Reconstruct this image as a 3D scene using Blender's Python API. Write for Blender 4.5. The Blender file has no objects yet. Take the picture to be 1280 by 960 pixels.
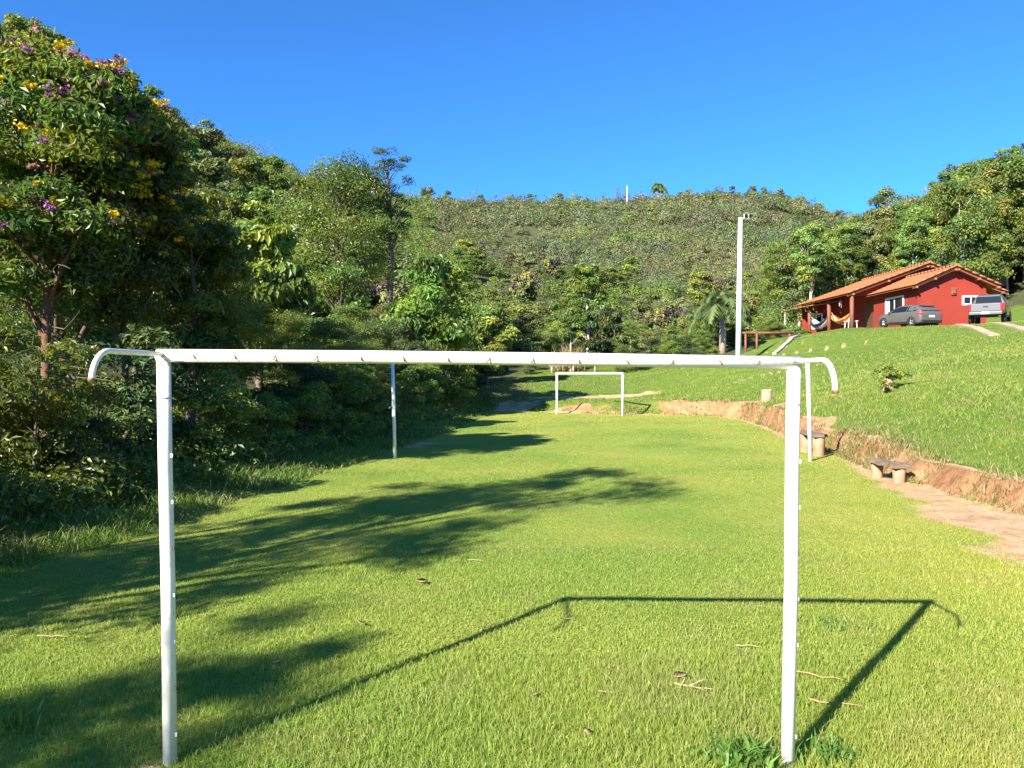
import bpy, math, random
import numpy as np
from mathutils import Vector, Matrix

R = math.radians
rnd = random.Random(7)
rng = np.random.default_rng(11)
scene = bpy.context.scene
COL = scene.collection
CAMZ, FPX, HY, CX = 1.7, 960.0, 468.0, 640.0        # eye height, focal length, horizon row, centre column of the photograph


def P(px, py, Y):
    """A point of the place from a pixel of the photograph and its distance."""
    return ((px - CX) / FPX * Y, Y, CAMZ + (HY - py) / FPX * Y)


def pxof(x, y):
    return CX + FPX * x / y


# ------------------------------------------------------------------ materials
def new_mat(name):
    m = bpy.data.materials.new(name)
    m.use_nodes = True
    nt = m.node_tree
    nt.nodes.clear()
    return m, nt, nt.nodes, nt.links


def simple_mat(name, col, rough=0.6, metal=0.0, var=0.12, scale=8.0, bump=0.0, bscale=40.0, spec=0.5, col2=None, f2=(0.55, 0.7), s2=6.0, coat=0.0):
    """Principled surface with noise-broken colour, an optional second colour in patches (wear, rust, dirt) and bump."""
    m, nt, N, L = new_mat(name)
    out = N.new('ShaderNodeOutputMaterial')
    b = N.new('ShaderNodeBsdfPrincipled')
    L.new(b.outputs[0], out.inputs[0])
    tc = N.new('ShaderNodeTexCoord')
    nz = N.new('ShaderNodeTexNoise'); nz.inputs['Scale'].default_value = scale; nz.inputs['Detail'].default_value = 6
    L.new(tc.outputs['Object'], nz.inputs['Vector'])
    mr = N.new('ShaderNodeMapRange'); mr.inputs[1].default_value = .3; mr.inputs[2].default_value = .7
    mr.inputs[3].default_value = 1 - var; mr.inputs[4].default_value = 1 + var
    L.new(nz.outputs[0], mr.inputs[0])
    mx = N.new('ShaderNodeMix'); mx.data_type = 'RGBA'; mx.blend_type = 'MULTIPLY'; mx.inputs[0].default_value = 1
    mx.inputs[6].default_value = (*col, 1)
    L.new(mr.outputs[0], mx.inputs[7])
    last = mx.outputs[2]
    if col2:
        n2 = N.new('ShaderNodeTexNoise'); n2.inputs['Scale'].default_value = s2; n2.inputs['Detail'].default_value = 8; n2.inputs['Roughness'].default_value = .65
        L.new(tc.outputs['Object'], n2.inputs['Vector'])
        r2 = N.new('ShaderNodeMapRange'); r2.inputs[1].default_value = f2[0]; r2.inputs[2].default_value = f2[1]
        L.new(n2.outputs[0], r2.inputs[0])
        m2 = N.new('ShaderNodeMix'); m2.data_type = 'RGBA'
        L.new(r2.outputs[0], m2.inputs[0]); L.new(last, m2.inputs[6]); m2.inputs[7].default_value = (*col2, 1)
        last = m2.outputs[2]
    L.new(last, b.inputs['Base Color'])
    b.inputs['Roughness'].default_value = rough
    b.inputs['Metallic'].default_value = metal
    b.inputs['Specular IOR Level'].default_value = spec
    b.inputs['Coat Weight'].default_value = coat
    if bump:
        n3 = N.new('ShaderNodeTexNoise'); n3.inputs['Scale'].default_value = bscale; n3.inputs['Detail'].default_value = 5
        L.new(tc.outputs['Object'], n3.inputs['Vector'])
        bp = N.new('ShaderNodeBump'); bp.inputs['Strength'].default_value = bump; bp.inputs['Distance'].default_value = .02
        L.new(n3.outputs[0], bp.inputs['Height']); L.new(bp.outputs[0], b.inputs['Normal'])
    return m


def leaf_mat(name, col, hue=0.02, val=0.25, trans=0.3, rough=0.5, spec=0.35):
    """Leaves: tint attribute per leaf, a shift per plant, light passing through."""
    m, nt, N, L = new_mat(name)
    out = N.new('ShaderNodeOutputMaterial')
    at = N.new('ShaderNodeAttribute'); at.attribute_name = 'tint'
    mx = N.new('ShaderNodeMix'); mx.data_type = 'RGBA'; mx.blend_type = 'MULTIPLY'; mx.inputs[0].default_value = 1
    mx.inputs[6].default_value = (*col, 1)
    L.new(at.outputs['Color'], mx.inputs[7])
    oi = N.new('ShaderNodeObjectInfo')
    hs = N.new('ShaderNodeHueSaturation')
    a = N.new('ShaderNodeMapRange'); a.inputs[3].default_value = .5 - hue; a.inputs[4].default_value = .5 + hue
    L.new(oi.outputs['Random'], a.inputs[0]); L.new(a.outputs[0], hs.inputs['Hue'])
    w = N.new('ShaderNodeMath'); w.operation = 'MULTIPLY'; w.inputs[1].default_value = 7.31
    L.new(oi.outputs['Random'], w.inputs[0])
    fr = N.new('ShaderNodeMath'); fr.operation = 'FRACT'; L.new(w.outputs[0], fr.inputs[0])
    v = N.new('ShaderNodeMapRange'); v.inputs[3].default_value = 1 - val; v.inputs[4].default_value = 1 + val
    L.new(fr.outputs[0], v.inputs[0]); L.new(v.outputs[0], hs.inputs['Value'])
    L.new(mx.outputs[2], hs.inputs['Color'])
    b = N.new('ShaderNodeBsdfPrincipled'); b.inputs['Roughness'].default_value = rough
    b.inputs['Specular IOR Level'].default_value = spec
    L.new(hs.outputs[0], b.inputs['Base Color'])
    t = N.new('ShaderNodeBsdfTranslucent')
    t2 = N.new('ShaderNodeMix'); t2.data_type = 'RGBA'; t2.blend_type = 'MULTIPLY'; t2.inputs[0].default_value = 1
    L.new(hs.outputs[0], t2.inputs[6]); t2.inputs[7].default_value = (1.5, 1.45, .6, 1)
    L.new(t2.outputs[2], t.inputs['Color'])
    ms = N.new('ShaderNodeMixShader'); ms.inputs[0].default_value = trans
    L.new(b.outputs[0], ms.inputs[1]); L.new(t.outputs[0], ms.inputs[2]); L.new(ms.outputs[0], out.inputs[0])
    return m


M = {}
M['white_paint'] = simple_mat('white_paint', (.76, .735, .655), .42, var=.05, scale=5, col2=(.40, .32, .22), f2=(.6, .78), s2=16, bump=.06, bscale=60)
M['white_paint_b'] = simple_mat('white_paint_weathered', (.76, .77, .74), .5, var=.06, scale=4)
M['rust'] = simple_mat('rust', (.20, .09, .035), .8, var=.4, scale=60)
M['concrete'] = simple_mat('concrete', (.36, .33, .27), .9, var=.15, scale=5, bump=.2, col2=(.30, .28, .22), f2=(.55, .75))
M['pole'] = simple_mat('painted_pole', (.80, .80, .77), .5, var=.05, scale=3)
M['wood'] = simple_mat('weathered_wood', (.17, .12, .085), .85, var=.3, scale=9, bump=.3)
M['log'] = simple_mat('log_wood', (.34, .20, .12), .85, var=.25, scale=12, bump=.3)
M['redwood'] = simple_mat('red_brown_timber', (.20, .065, .035), .7, var=.2, scale=6)
M['stump'] = simple_mat('pale_stump', (.27, .225, .15), .9, var=.25, scale=14, bump=.3)
M['redwall'] = simple_mat('red_wall', (.240, .0235, .0105), .85, var=.10, scale=1.2, bump=.08, col2=(.205, .026, .014), f2=(.5, .75), s2=1.1)
M['tile'] = simple_mat('clay_tile', (.33, .115, .042), .8, var=.2, scale=5, bump=.15, col2=(.24, .11, .06), f2=(.52, .75), s2=2.5)
M['tile_edge'] = simple_mat('ridge_mortar', (.30, .13, .06), .9, var=.2, scale=6)
M['wframe'] = simple_mat('white_frame', (.8, .8, .78), .4, var=.03)
M['glass'] = simple_mat('dark_glass', (.012, .014, .016), .12, var=.1, spec=.35)
M['curtain'] = simple_mat('curtain', (.55, .55, .52), .9)
M['door'] = simple_mat('dark_door', (.10, .05, .03), .5, var=.2)
M['car_grey'] = simple_mat('grey_car_paint', (.16, .15, .14), .35, metal=.4, var=.03, coat=.7)
M['car_silver'] = simple_mat('silver_car_paint', (.145, .148, .155), .35, metal=.35, var=.03, coat=.7)
M['black'] = simple_mat('black_plastic', (.018, .018, .018), .55)
M['tyre'] = simple_mat('tyre_rubber', (.02, .02, .02), .85, col2=(.08, .065, .05), f2=(.5, .7))
M['rim'] = simple_mat('alloy_rim', (.45, .45, .46), .3, metal=.8)
M['redlight'] = simple_mat('red_lamp_glass', (.42, .02, .02), .15)
M['plate'] = simple_mat('white_plate', (.75, .75, .74), .5, var=.05)
M['chrome'] = simple_mat('chrome', (.6, .6, .6), .2, metal=.9)
M['bark_a'] = simple_mat('grey_brown_bark', (.13, .095, .065), .9, var=.3, scale=6, bump=.5)
M['bark_red'] = simple_mat('red_brown_bark', (.16, .075, .04), .9, var=.35, scale=6, bump=.5)
M['bark_pale'] = simple_mat('pale_bark', (.46, .42, .35), .85, var=.25, scale=5, bump=.3, col2=(.25, .22, .17), f2=(.5, .7))
M['bark_palm'] = simple_mat('palm_bark', (.36, .28, .22), .95, var=.3, scale=9, bump=.6)
M['steel'] = simple_mat('galvanised_steel', (.42, .44, .48), .5, metal=.3)
M['dark_steel'] = simple_mat('dark_steel', (.10, .10, .13), .6)
M['plastic_white'] = simple_mat('white_plastic', (.78, .78, .78), .4)
M['dry'] = simple_mat('dry_leaf', (.40, .25, .12), .85, var=.3, scale=30)
M['straw'] = simple_mat('dry_straw', (.36, .28, .15), .9, var=.25, scale=30)
M['clod'] = simple_mat('earth_clod', (.16, .09, .055), .95, var=.3, scale=20, bump=.6)
M['cloth_yellow'] = simple_mat('yellow_cloth', (.65, .36, .05), .9)
M['cloth_red'] = simple_mat('red_cloth', (.50, .03, .02), .9)
M['cloth_white'] = simple_mat('white_cloth', (.7, .68, .62), .9)
M['cloth_blue'] = simple_mat('blue_cloth', (.03, .05, .25), .9)

M['leaf_forest'] = leaf_mat('forest_leaf', (.125, .165, .034), .025, .28, .45, .38, .55)
M['leaf_bright'] = leaf_mat('bright_leaf', (.140, .205, .036), .015, .15, .35, .42, .5)
M['leaf_olive'] = leaf_mat('olive_leaf', (.150, .165, .056), .02, .2, .22)
M['leaf_dark'] = leaf_mat('dark_leaf', (.066, .104, .034), .015, .2, .25)
M['leaf_hill'] = leaf_mat('hill_leaf', (.172, .186, .088), .0, .0, .3)  # paled and greyed: distance haze is put into the leaf colour
M['leaf_slope'] = leaf_mat('slope_leaf', (.172, .215, .046), .025, .25, .28)
M['leaf_palm'] = leaf_mat('palm_leaf', (.11, .16, .055), .01, .1, .25)
M['leaf_plain'] = leaf_mat('plain_tint', (1, 1, 1), .0, .0, .35)
M['petal'] = leaf_mat('petal', (1, 1, 1), .0, .0, .25)


# ------------------------------------------------------------------ meshes
def arr_mesh(name, V, F, cols=None, mats=(), smooth=False, midx=None):
    V = np.ascontiguousarray(V, np.float32); F = np.ascontiguousarray(F, np.int32)
    me = bpy.data.meshes.new(name)
    me.vertices.add(len(V)); me.vertices.foreach_set('co', V.ravel())
    k = F.shape[1]
    me.loops.add(F.size); me.loops.foreach_set('vertex_index', F.ravel())
    me.polygons.add(len(F)); me.polygons.foreach_set('loop_start', np.arange(0, F.size, k, dtype=np.int32))
    if midx is not None:
        me.polygons.foreach_set('material_index', np.ascontiguousarray(midx, np.int32))
    me.update(calc_edges=True)
    if cols is not None:
        c = np.ones((len(V), 4), np.float32); c[:, :3] = cols
        a = me.color_attributes.new('tint', 'FLOAT_COLOR', 'POINT'); a.data.foreach_set('color', c.ravel())
    for m in mats:
        me.materials.append(m)
    me.polygons.foreach_set('use_smooth', np.full(len(F), bool(smooth)))
    return me


def link(name, data, parent=None, loc=(0, 0, 0), rz=0.0):
    o = bpy.data.objects.new(name, data); COL.objects.link(o)
    o.location = loc; o.rotation_euler = (0, 0, rz)
    if parent is not None:
        o.parent = parent
    return o


def tag(o, label=None, cat=None, group=None, kind=None):
    if label: o['label'] = label
    if cat: o['category'] = cat
    if group: o['group'] = group
    if kind: o['kind'] = kind
    return o


def thing(name, label, cat, loc=(0, 0, 0), rz=0.0, group=None):
    return tag(link(name, None, None, loc, rz), label, cat, group)


def copy_tree(root, loc, rz=0.0, sc=1.0, label=None, group=None):
    r = root.copy(); COL.objects.link(r); r.location = loc; r.rotation_euler = (0, 0, rz)
    r.scale = sc if hasattr(sc, '__len__') else (sc, sc, sc)
    if label: r['label'] = label
    if group: r['group'] = group
    for ch in root.children:
        c = ch.copy(); COL.objects.link(c); c.parent = r
        for g in ch.children:
            d = g.copy(); COL.objects.link(d); d.parent = c
    return r


class MB:
    """Collects simple solids into one mesh."""
    def __init__(s):
        s.v, s.f, s.sm = [], [], []

    def poly(s, pts, smooth=False):
        b = len(s.v); s.v += [tuple(p) for p in pts]; s.f.append(tuple(range(b, b + len(pts)))); s.sm.append(smooth); return s

    def box(s, c, d, rz=0.0, bev=0.0):
        x, y, z = [k / 2 for k in d]
        cr, sr = math.cos(rz), math.sin(rz)
        b = len(s.v)
        for dz in (-z, z):
            for dx, dy in ((-x, -y), (x, -y), (x, y), (-x, y)):
                s.v.append((c[0] + dx * cr - dy * sr, c[1] + dx * sr + dy * cr, c[2] + dz))
        for f in ((3, 2, 1, 0), (4, 5, 6, 7), (0, 1, 5, 4), (1, 2, 6, 5), (2, 3, 7, 6), (3, 0, 4, 7)):
            s.f.append(tuple(b + i for i in f)); s.sm.append(False)
        return s

    def tube(s, pts, rad, n=10, cap=True, smooth=True):
        pts = [Vector(p) for p in pts]
        if not hasattr(rad, '__len__'): rad = [rad] * len(pts)
        b = len(s.v); ref = None
        for i, p in enumerate(pts):
            t = (pts[min(i + 1, len(pts) - 1)] - pts[max(i - 1, 0)]).normalized()
            if ref is None:
                ref = Vector((1, 0, 0)) if abs(t.x) < .8 else Vector((0, 1, 0))
            u = (ref - t * ref.dot(t)).normalized(); w = t.cross(u); ref = u
            for k in range(n):
                a = 2 * math.pi * k / n
                s.v.append(tuple(p + (u * math.cos(a) + w * math.sin(a)) * rad[i]))
        for i in range(len(pts) - 1):
            for k in range(n):
                k2 = (k + 1) % n
                s.f.append((b + i * n + k, b + i * n + k2, b + (i + 1) * n + k2, b + (i + 1) * n + k)); s.sm.append(smooth)
        if cap:
            s.f.append(tuple(b + k for k in reversed(range(n)))); s.sm.append(False)
            e = b + (len(pts) - 1) * n
            s.f.append(tuple(e + k for k in range(n))); s.sm.append(False)
        return s

    def loft(s, rings, close=True, cap=True, smooth=True):
        n = len(rings[0]); b = len(s.v)
        for r in rings: s.v += [tuple(p) for p in r]
        for i in range(len(rings) - 1):
            for k in range(n if close else n - 1):
                k2 = (k + 1) % n
                s.f.append((b + i * n + k, b + i * n + k2, b + (i + 1) * n + k2, b + (i + 1) * n + k)); s.sm.append(smooth)
        if cap:
            s.f.append(tuple(b + k for k in reversed(range(n)))); s.sm.append(False)
            e = b + (len(rings) - 1) * n
            s.f.append(tuple(e + k for k in range(n))); s.sm.append(False)
        return s

    def mesh(s, name, mat):
        me = bpy.data.meshes.new(name); me.from_pydata(s.v, [], s.f); me.update()
        me.polygons.foreach_set('use_smooth', s.sm)
        me.materials.append(mat)
        return me

    def build(s, name, mat, parent=None, loc=(0, 0, 0), rz=0.0, bevel=0.0):
        o = link(name, s.mesh(name, mat), parent, loc, rz)
        if bevel:
            b = o.modifiers.new('edge', 'BEVEL'); b.width = bevel; b.segments = 2; b.limit_method = 'ANGLE'
        return o


# ------------------------------------------------------------------ terrain
FC = np.array([2.3, 16.0])
BOUND = [(5.0, -5), (5.7, 2), (6.0, 6), (6.15, 9.2), (6.2, 11), (6.5, 14), (7.0, 17), (7.5, 20.5), (8.4, 26), (8.75, 29.5), (8.2, 31.6), (6.5, 32.4),
         (4.5, 32.6), (2.2, 33.9), (.2, 35.6), (-.9, 36.2), (-1.35, 31), (-2.0, 24), (-2.8, 17.5), (-3.6, 12.4), (-4.1, 9), (-4.4, 6), (-4.6, 2), (-4.6, -5), (0, -6.5)]
_bp = np.array(BOUND) - FC
_th = np.arctan2(_bp[:, 1], _bp[:, 0])
# dense boundary
_seg = []
for i in range(len(BOUND)):
    a, b = np.array(BOUND[i]), np.array(BOUND[(i + 1) % len(BOUND)])
    for t in np.linspace(0, 1, 24, endpoint=False): _seg.append(a + (b - a) * t)
_seg = np.array(_seg) - FC
_a = np.arctan2(_seg[:, 1], _seg[:, 0]); _r = np.hypot(_seg[:, 0], _seg[:, 1])
_o = np.argsort(_a); _a, _r = _a[_o], _r[_o]
_k = np.ones(15) / 15
_r = np.convolve(np.r_[_r[-7:], _r, _r[:7]], _k, 'valid')
_aw = np.r_[_a[-3:] - 2 * np.pi, _a, _a[:3] + 2 * np.pi]; _rw = np.r_[_r[-3:], _r, _r[:3]]


_tt = np.linspace(-np.pi, np.pi, 721)
_rr = np.interp(_tt, _aw, _rw); _dr = np.gradient(_rr, _tt); _fac = _rr / np.sqrt(_rr ** 2 + _dr ** 2)


def Fb(th):
    """How obliquely the boundary runs to the ray from the middle of the pitch."""
    return np.interp((th + np.pi) % (2 * np.pi) - np.pi, _tt, _fac)


def Rb(th):
    th = (th + np.pi) % (2 * np.pi) - np.pi
    return np.interp(th, _aw, _rw)


def vnoise(x, y, s, seed=0):
    """Cheap smooth value noise in 0..1."""
    x = np.asarray(x) / s + seed * 17.13; y = np.asarray(y) / s + seed * 5.71
    xi, yi = np.floor(x), np.floor(y); fx, fy = x - xi, y - yi
    fx = fx * fx * (3 - 2 * fx); fy = fy * fy * (3 - 2 * fy)
    def h(a, b):
        v = np.sin(a * 127.1 + b * 311.7 + seed * 13.7) * 43758.5453
        return v - np.floor(v)
    return (h(xi, yi) * (1 - fx) + h(xi + 1, yi) * fx) * (1 - fy) + (h(xi, yi + 1) * (1 - fx) + h(xi + 1, yi + 1) * fx) * fy


def fbm(x, y, s, o=4, seed=0):
    t, a, n = 0, 1, 0
    for k in range(o):
        t = t + a * vnoise(x, y, s / 2 ** k, seed + k); n += a; a *= .5
    return t / n


PIX = [  # pixel column, row, distance: the bare ground
    (1280, 607, 9.4), (1200, 585, 10.6), (1110, 565, 13.5), (1030, 545, 16.5), (940, 512, 27), (880, 500, 33), (800, 500, 34), (700, 503, 36),
    (1110, 488, 21), (958, 501, 28), (1280, 520, 14), (1280, 460, 22), (1200, 450, 26), (1050, 480, 27), (1280, 433, 32),
    (640, 500, 38), (700, 480, 43), (780, 472, 46), (850, 488, 38), (620, 478, 46), (850, 462, 46), (900, 452, 47), (922, 446, 42),
    (1000, 421, 46), (1030, 418, 46), (1064, 414, 46), (1105, 410, 45.5), (1150, 408, 45), (1200, 407, 44.5), (1280, 402, 43), (985, 440, 43), (1040, 436, 42), (1100, 432, 41), (1190, 424, 39.5), (1280, 418, 38), (950, 446, 43),
    (640, 466, 52), (720, 456, 56), (800, 450, 58), (900, 446, 54), (560, 470, 48), (500, 470, 42), (960, 443, 52),
    (700, 440, 80), (850, 425, 90), (950, 415, 95), (600, 440, 80),
    (640, 345, 180), (800, 350, 190), (950, 340, 190), (1040, 335, 180),
    (560, 262, 285), (640, 262, 300), (700, 262, 305), (780, 260, 312), (830, 252, 320), (900, 245, 330), (970, 248, 325), (1060, 283, 300), (1120, 312, 280), (1200, 345, 260),
    (0, 55, 125), (80, 98, 135), (150, 132, 150), (250, 180, 175), (340, 226, 200), (430, 250, 235), (500, 258, 265), (-150, 0, 115),
    (300, 432, 42), (420, 440, 50), (200, 300, 70), (350, 330, 80), (480, 350, 100), (100, 250, 70), (0, 200, 60),
    (1250, 375, 70), (1180, 375, 75), (1100, 375, 80), (1040, 385, 80), (1300, 300, 80), (1200, 320, 95), (1120, 345, 100), (1280, 225, 108), (1190, 275, 110), (1110, 320, 112), (1380, 190, 100), (1500, 200, 80),
    (1450, 330, 60),
]
XYZ = [(-7, 8, .25), (-10, 9, .9), (-15, 10, 2.2), (-24, 14, 4.5), (-6, 15, .3), (-9, 18, .9), (-15, 20, 2.4), (-25, 26, 5.5), (-5, 24, .4), (-10, 28, 1.4), (-18, 34, 4),
       (-7, 2, .2), (-12, 0, 1.2), (-25, -5, 4), (-8, -8, .2), (-20, -20, 2), (0, -9, 0), (8, -8, .6), (20, -12, 2), (7.5, 0, .55), (7.5, 5, .5), (14, 0, 1.6), (25, 5, 3.2), (40, 10, 5), (0, -40, 0), (-60, -50, 5), (60, -50, 6),
       (22, 53, 4.75), (25, 50, 4.75), (28, 48, 4.72), (31, 50, 4.85), (26, 56, 4.85), (33, 56, 4.95), (24, 62, 4.9), (30, 68, 5.0), (38, 60, 6.5), (40, 52, 6), (25, 70, 5.0),
       (-30, 40, 8), (-3, 33, .3), (-2, 38, .5), (-5, 40, .8),
       (900, 900, 20), (-900, 900, 20), (900, -900, 20), (-900, -900, 20), (0, 1200, 20), (0, 600, 30), (-200, 500, 40), (250, 480, 20), (-350, 250, 60), (350, 200, 60), (-250, 0, 40), (250, 0, 40), (0, -400, 10), (150, 130, 45), (-140, 120, 48)]
CP = [P(*p) for p in PIX] + XYZ
for x_, y_ in BOUND:
    d_ = np.array([x_, y_]) - FC; rr_ = np.hypot(*d_); q_ = FC + d_ * (1 + .35 / rr_)
    z_ = .06 if x_ < 0 else (.30 if y_ < 13 else .38 if y_ < 22 else .58)
    if 0 <= x_ < 3 and y_ > 30: z_ = .42
    if y_ < -4.9 and x_ < 4: z_ = .02
    CP.append((q_[0], q_[1], z_))
CP = np.array(CP)
def _phi(d2): return np.sqrt(d2 + 6.0)
_d2 = ((CP[:, None, :2] - CP[None, :, :2]) ** 2).sum(-1)
_n = len(CP)
_A = np.zeros((_n + 1, _n + 1)); _A[:_n, :_n] = _phi(_d2) - np.eye(_n) * .02; _A[_n, :_n] = 1; _A[:_n, _n] = 1
_w = np.linalg.solve(_A, np.r_[CP[:, 2], 0])


def Hs(x, y):
    x = np.atleast_1d(np.asarray(x, float)); y = np.atleast_1d(np.asarray(y, float))
    out = np.empty(len(x))
    for i in range(0, len(x), 20000):
        d2 = (x[i:i + 20000, None] - CP[None, :, 0]) ** 2 + (y[i:i + 20000, None] - CP[None, :, 1]) ** 2
        out[i:i + 20000] = _phi(d2) @ _w[:_n] + _w[_n]
    return out


def outside(x, y):
    dx, dy = np.asarray(x) - FC[0], np.asarray(y) - FC[1]
    t = np.arctan2(dy, dx)
    return (np.hypot(dx, dy) - Rb(t)) * Fb(t)


def bankiness(x, y):
    """1 where a cut earth bank bounds the pitch, 0 where it runs level into the rough."""
    a = np.clip((np.asarray(x) - .4) / 2.2, 0, 1)
    b = np.clip((np.asarray(y) + 5) / 3, 0, 1)
    return a * b


def ground_z(x, y, d=None):
    x = np.atleast_1d(np.asarray(x, float)); y = np.atleast_1d(np.asarray(y, float))
    if d is None: d = outside(x, y)
    und = (fbm(x, y, 2.2, 3, 3) - .5) * .05
    bk = bankiness(x, y)
    fb = np.clip((y - 27) / 4, 0, 1) * np.clip((8.2 - x) / 2, 0, 1)
    w = 2.2 * (1 - bk) + bk * (.16 + .30 * vnoise(x, y, 1.1, 8) + fb * (.35 + 1.5 * vnoise(x, y, 1.7, 28) ** 1.5))
    t = np.clip(d / w, 0, 1); t = t * t * (3 - 2 * t)
    big = np.clip((np.hypot(x, y) - 60) / 60, 0, 1)
    rough = (fbm(x, y, .9, 3, 5) - .5) * .12 + big * (fbm(x, y, 26, 3, 9) - .5) * 5.0
    z = und * (1 - t) + t * (Hs(x, y) + rough * np.clip(d, 0, 1))
    z = z + bk * np.clip(1 - np.abs(d) / .5, 0, 1) * ((fbm(x, y, .42, 4, 21) - .4) * .26 + (fbm(x, y, .13, 2, 23) - .5) * .08) * np.clip(d / .08, 0, 1)
    return z


def gz(x, y): return float(ground_z(x, y)[0])


def dirt_mask(x, y, d):
    """Bare earth: the worn track under the bank, trodden patches, the earth mound by the far corner."""
    bk = bankiness(x, y)
    e = np.interp(y, [-6, 6, 7, 9.2, 11, 13, 15, 17, 19], [1.9, 1.75, 1.65, 1.4, .95, .65, .5, .3, .0])
    n = (fbm(x, y, .7, 4, 2) - .5)
    m = np.clip((d + e + n * .55) / .5, 0, 1) * (d < .5) * (x > 2) * (y < 19)
    n2 = fbm(x, y, 1.6, 3, 33) - .5
    far = np.clip((d + .26 + n * .35) / .2, 0, 1) * bk * (y >= 19) * np.clip((.55 + n2 * 2.2 - d) / .2, 0, 1)
    m = np.maximum(m, far)
    for cx, cy, rx, ry, f in ((-.5, 36.6, 1.9, 1.3, 1), (-2.6, 18.6, 1.1, .8, .8), (4.2, 38.5, 4.0, .5, .9), (15.5, 42.2, 4.5, .22, .75), (12, 37, 3.5, .2, .6), (16, 44.3, 2.5, .2, .6), (-1.52, 3.28, .1, .07, .9), (34, 50, 3, 3, .9)):
        q = np.hypot((x - cx) / rx, (y - cy) / ry) + n * 1.1
        m = np.maximum(m, f * np.clip((1.1 - q) / .35, 0, 1))
    return m


NT = 1700
th = np.linspace(-np.pi, np.pi, NT, endpoint=False)
fin = 1 - np.linspace(1, 0, 90) ** 1.25
tout = [0, .03, .06, .09, .12, .15, .18, .22, .26, .31, .37, .45, .55]
while tout[-1] < 1300: tout.append(tout[-1] + max(.12, .075 * tout[-1]))
tout = np.array(tout)
rb = Rb(th)
jit = (fbm(np.cos(th) * rb, np.sin(th) * rb, .8, 4, 31) - .5) * .35 * bankiness(FC[0] + np.cos(th) * rb, FC[1] + np.sin(th) * rb)
rb2 = rb + jit
rad = np.concatenate([fin[None, :] * rb2[:, None], rb2[:, None] + tout[None, 1:]], 1)
rad[:, 0] = .02
X = FC[0] + np.cos(th)[:, None] * rad; Y = FC[1] + np.sin(th)[:, None] * rad
D = (rad - rb2[:, None]) * Fb(th)[:, None]
Xf, Yf, Df = X.ravel(), Y.ravel(), D.ravel()
Zf = ground_z(Xf, Yf, Df)
NCn = rad.shape[1]
ii = np.arange(NT)[:, None] * NCn; jj = np.arange(NCn - 1)[None, :]; i2 = ((np.arange(NT) + 1) % NT)[:, None] * NCn
F = np.stack([ii + jj, ii + jj + 1, i2 + jj + 1, i2 + jj], -1).reshape(-1, 4)
lawn = np.clip(1 - Df / .2, 0, 1)
dm = dirt_mask(Xf, Yf, Df)
# forest floor: left of the rough, the hills, the slope behind the house
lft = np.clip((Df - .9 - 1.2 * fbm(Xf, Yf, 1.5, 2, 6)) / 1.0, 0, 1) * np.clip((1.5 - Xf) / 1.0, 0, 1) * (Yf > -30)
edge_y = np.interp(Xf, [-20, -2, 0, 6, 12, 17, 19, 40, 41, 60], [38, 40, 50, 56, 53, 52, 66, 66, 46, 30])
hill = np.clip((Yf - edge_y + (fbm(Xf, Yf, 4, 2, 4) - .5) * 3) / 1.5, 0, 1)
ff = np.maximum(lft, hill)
cols = np.stack([lawn, dm, ff], 1)


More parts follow.
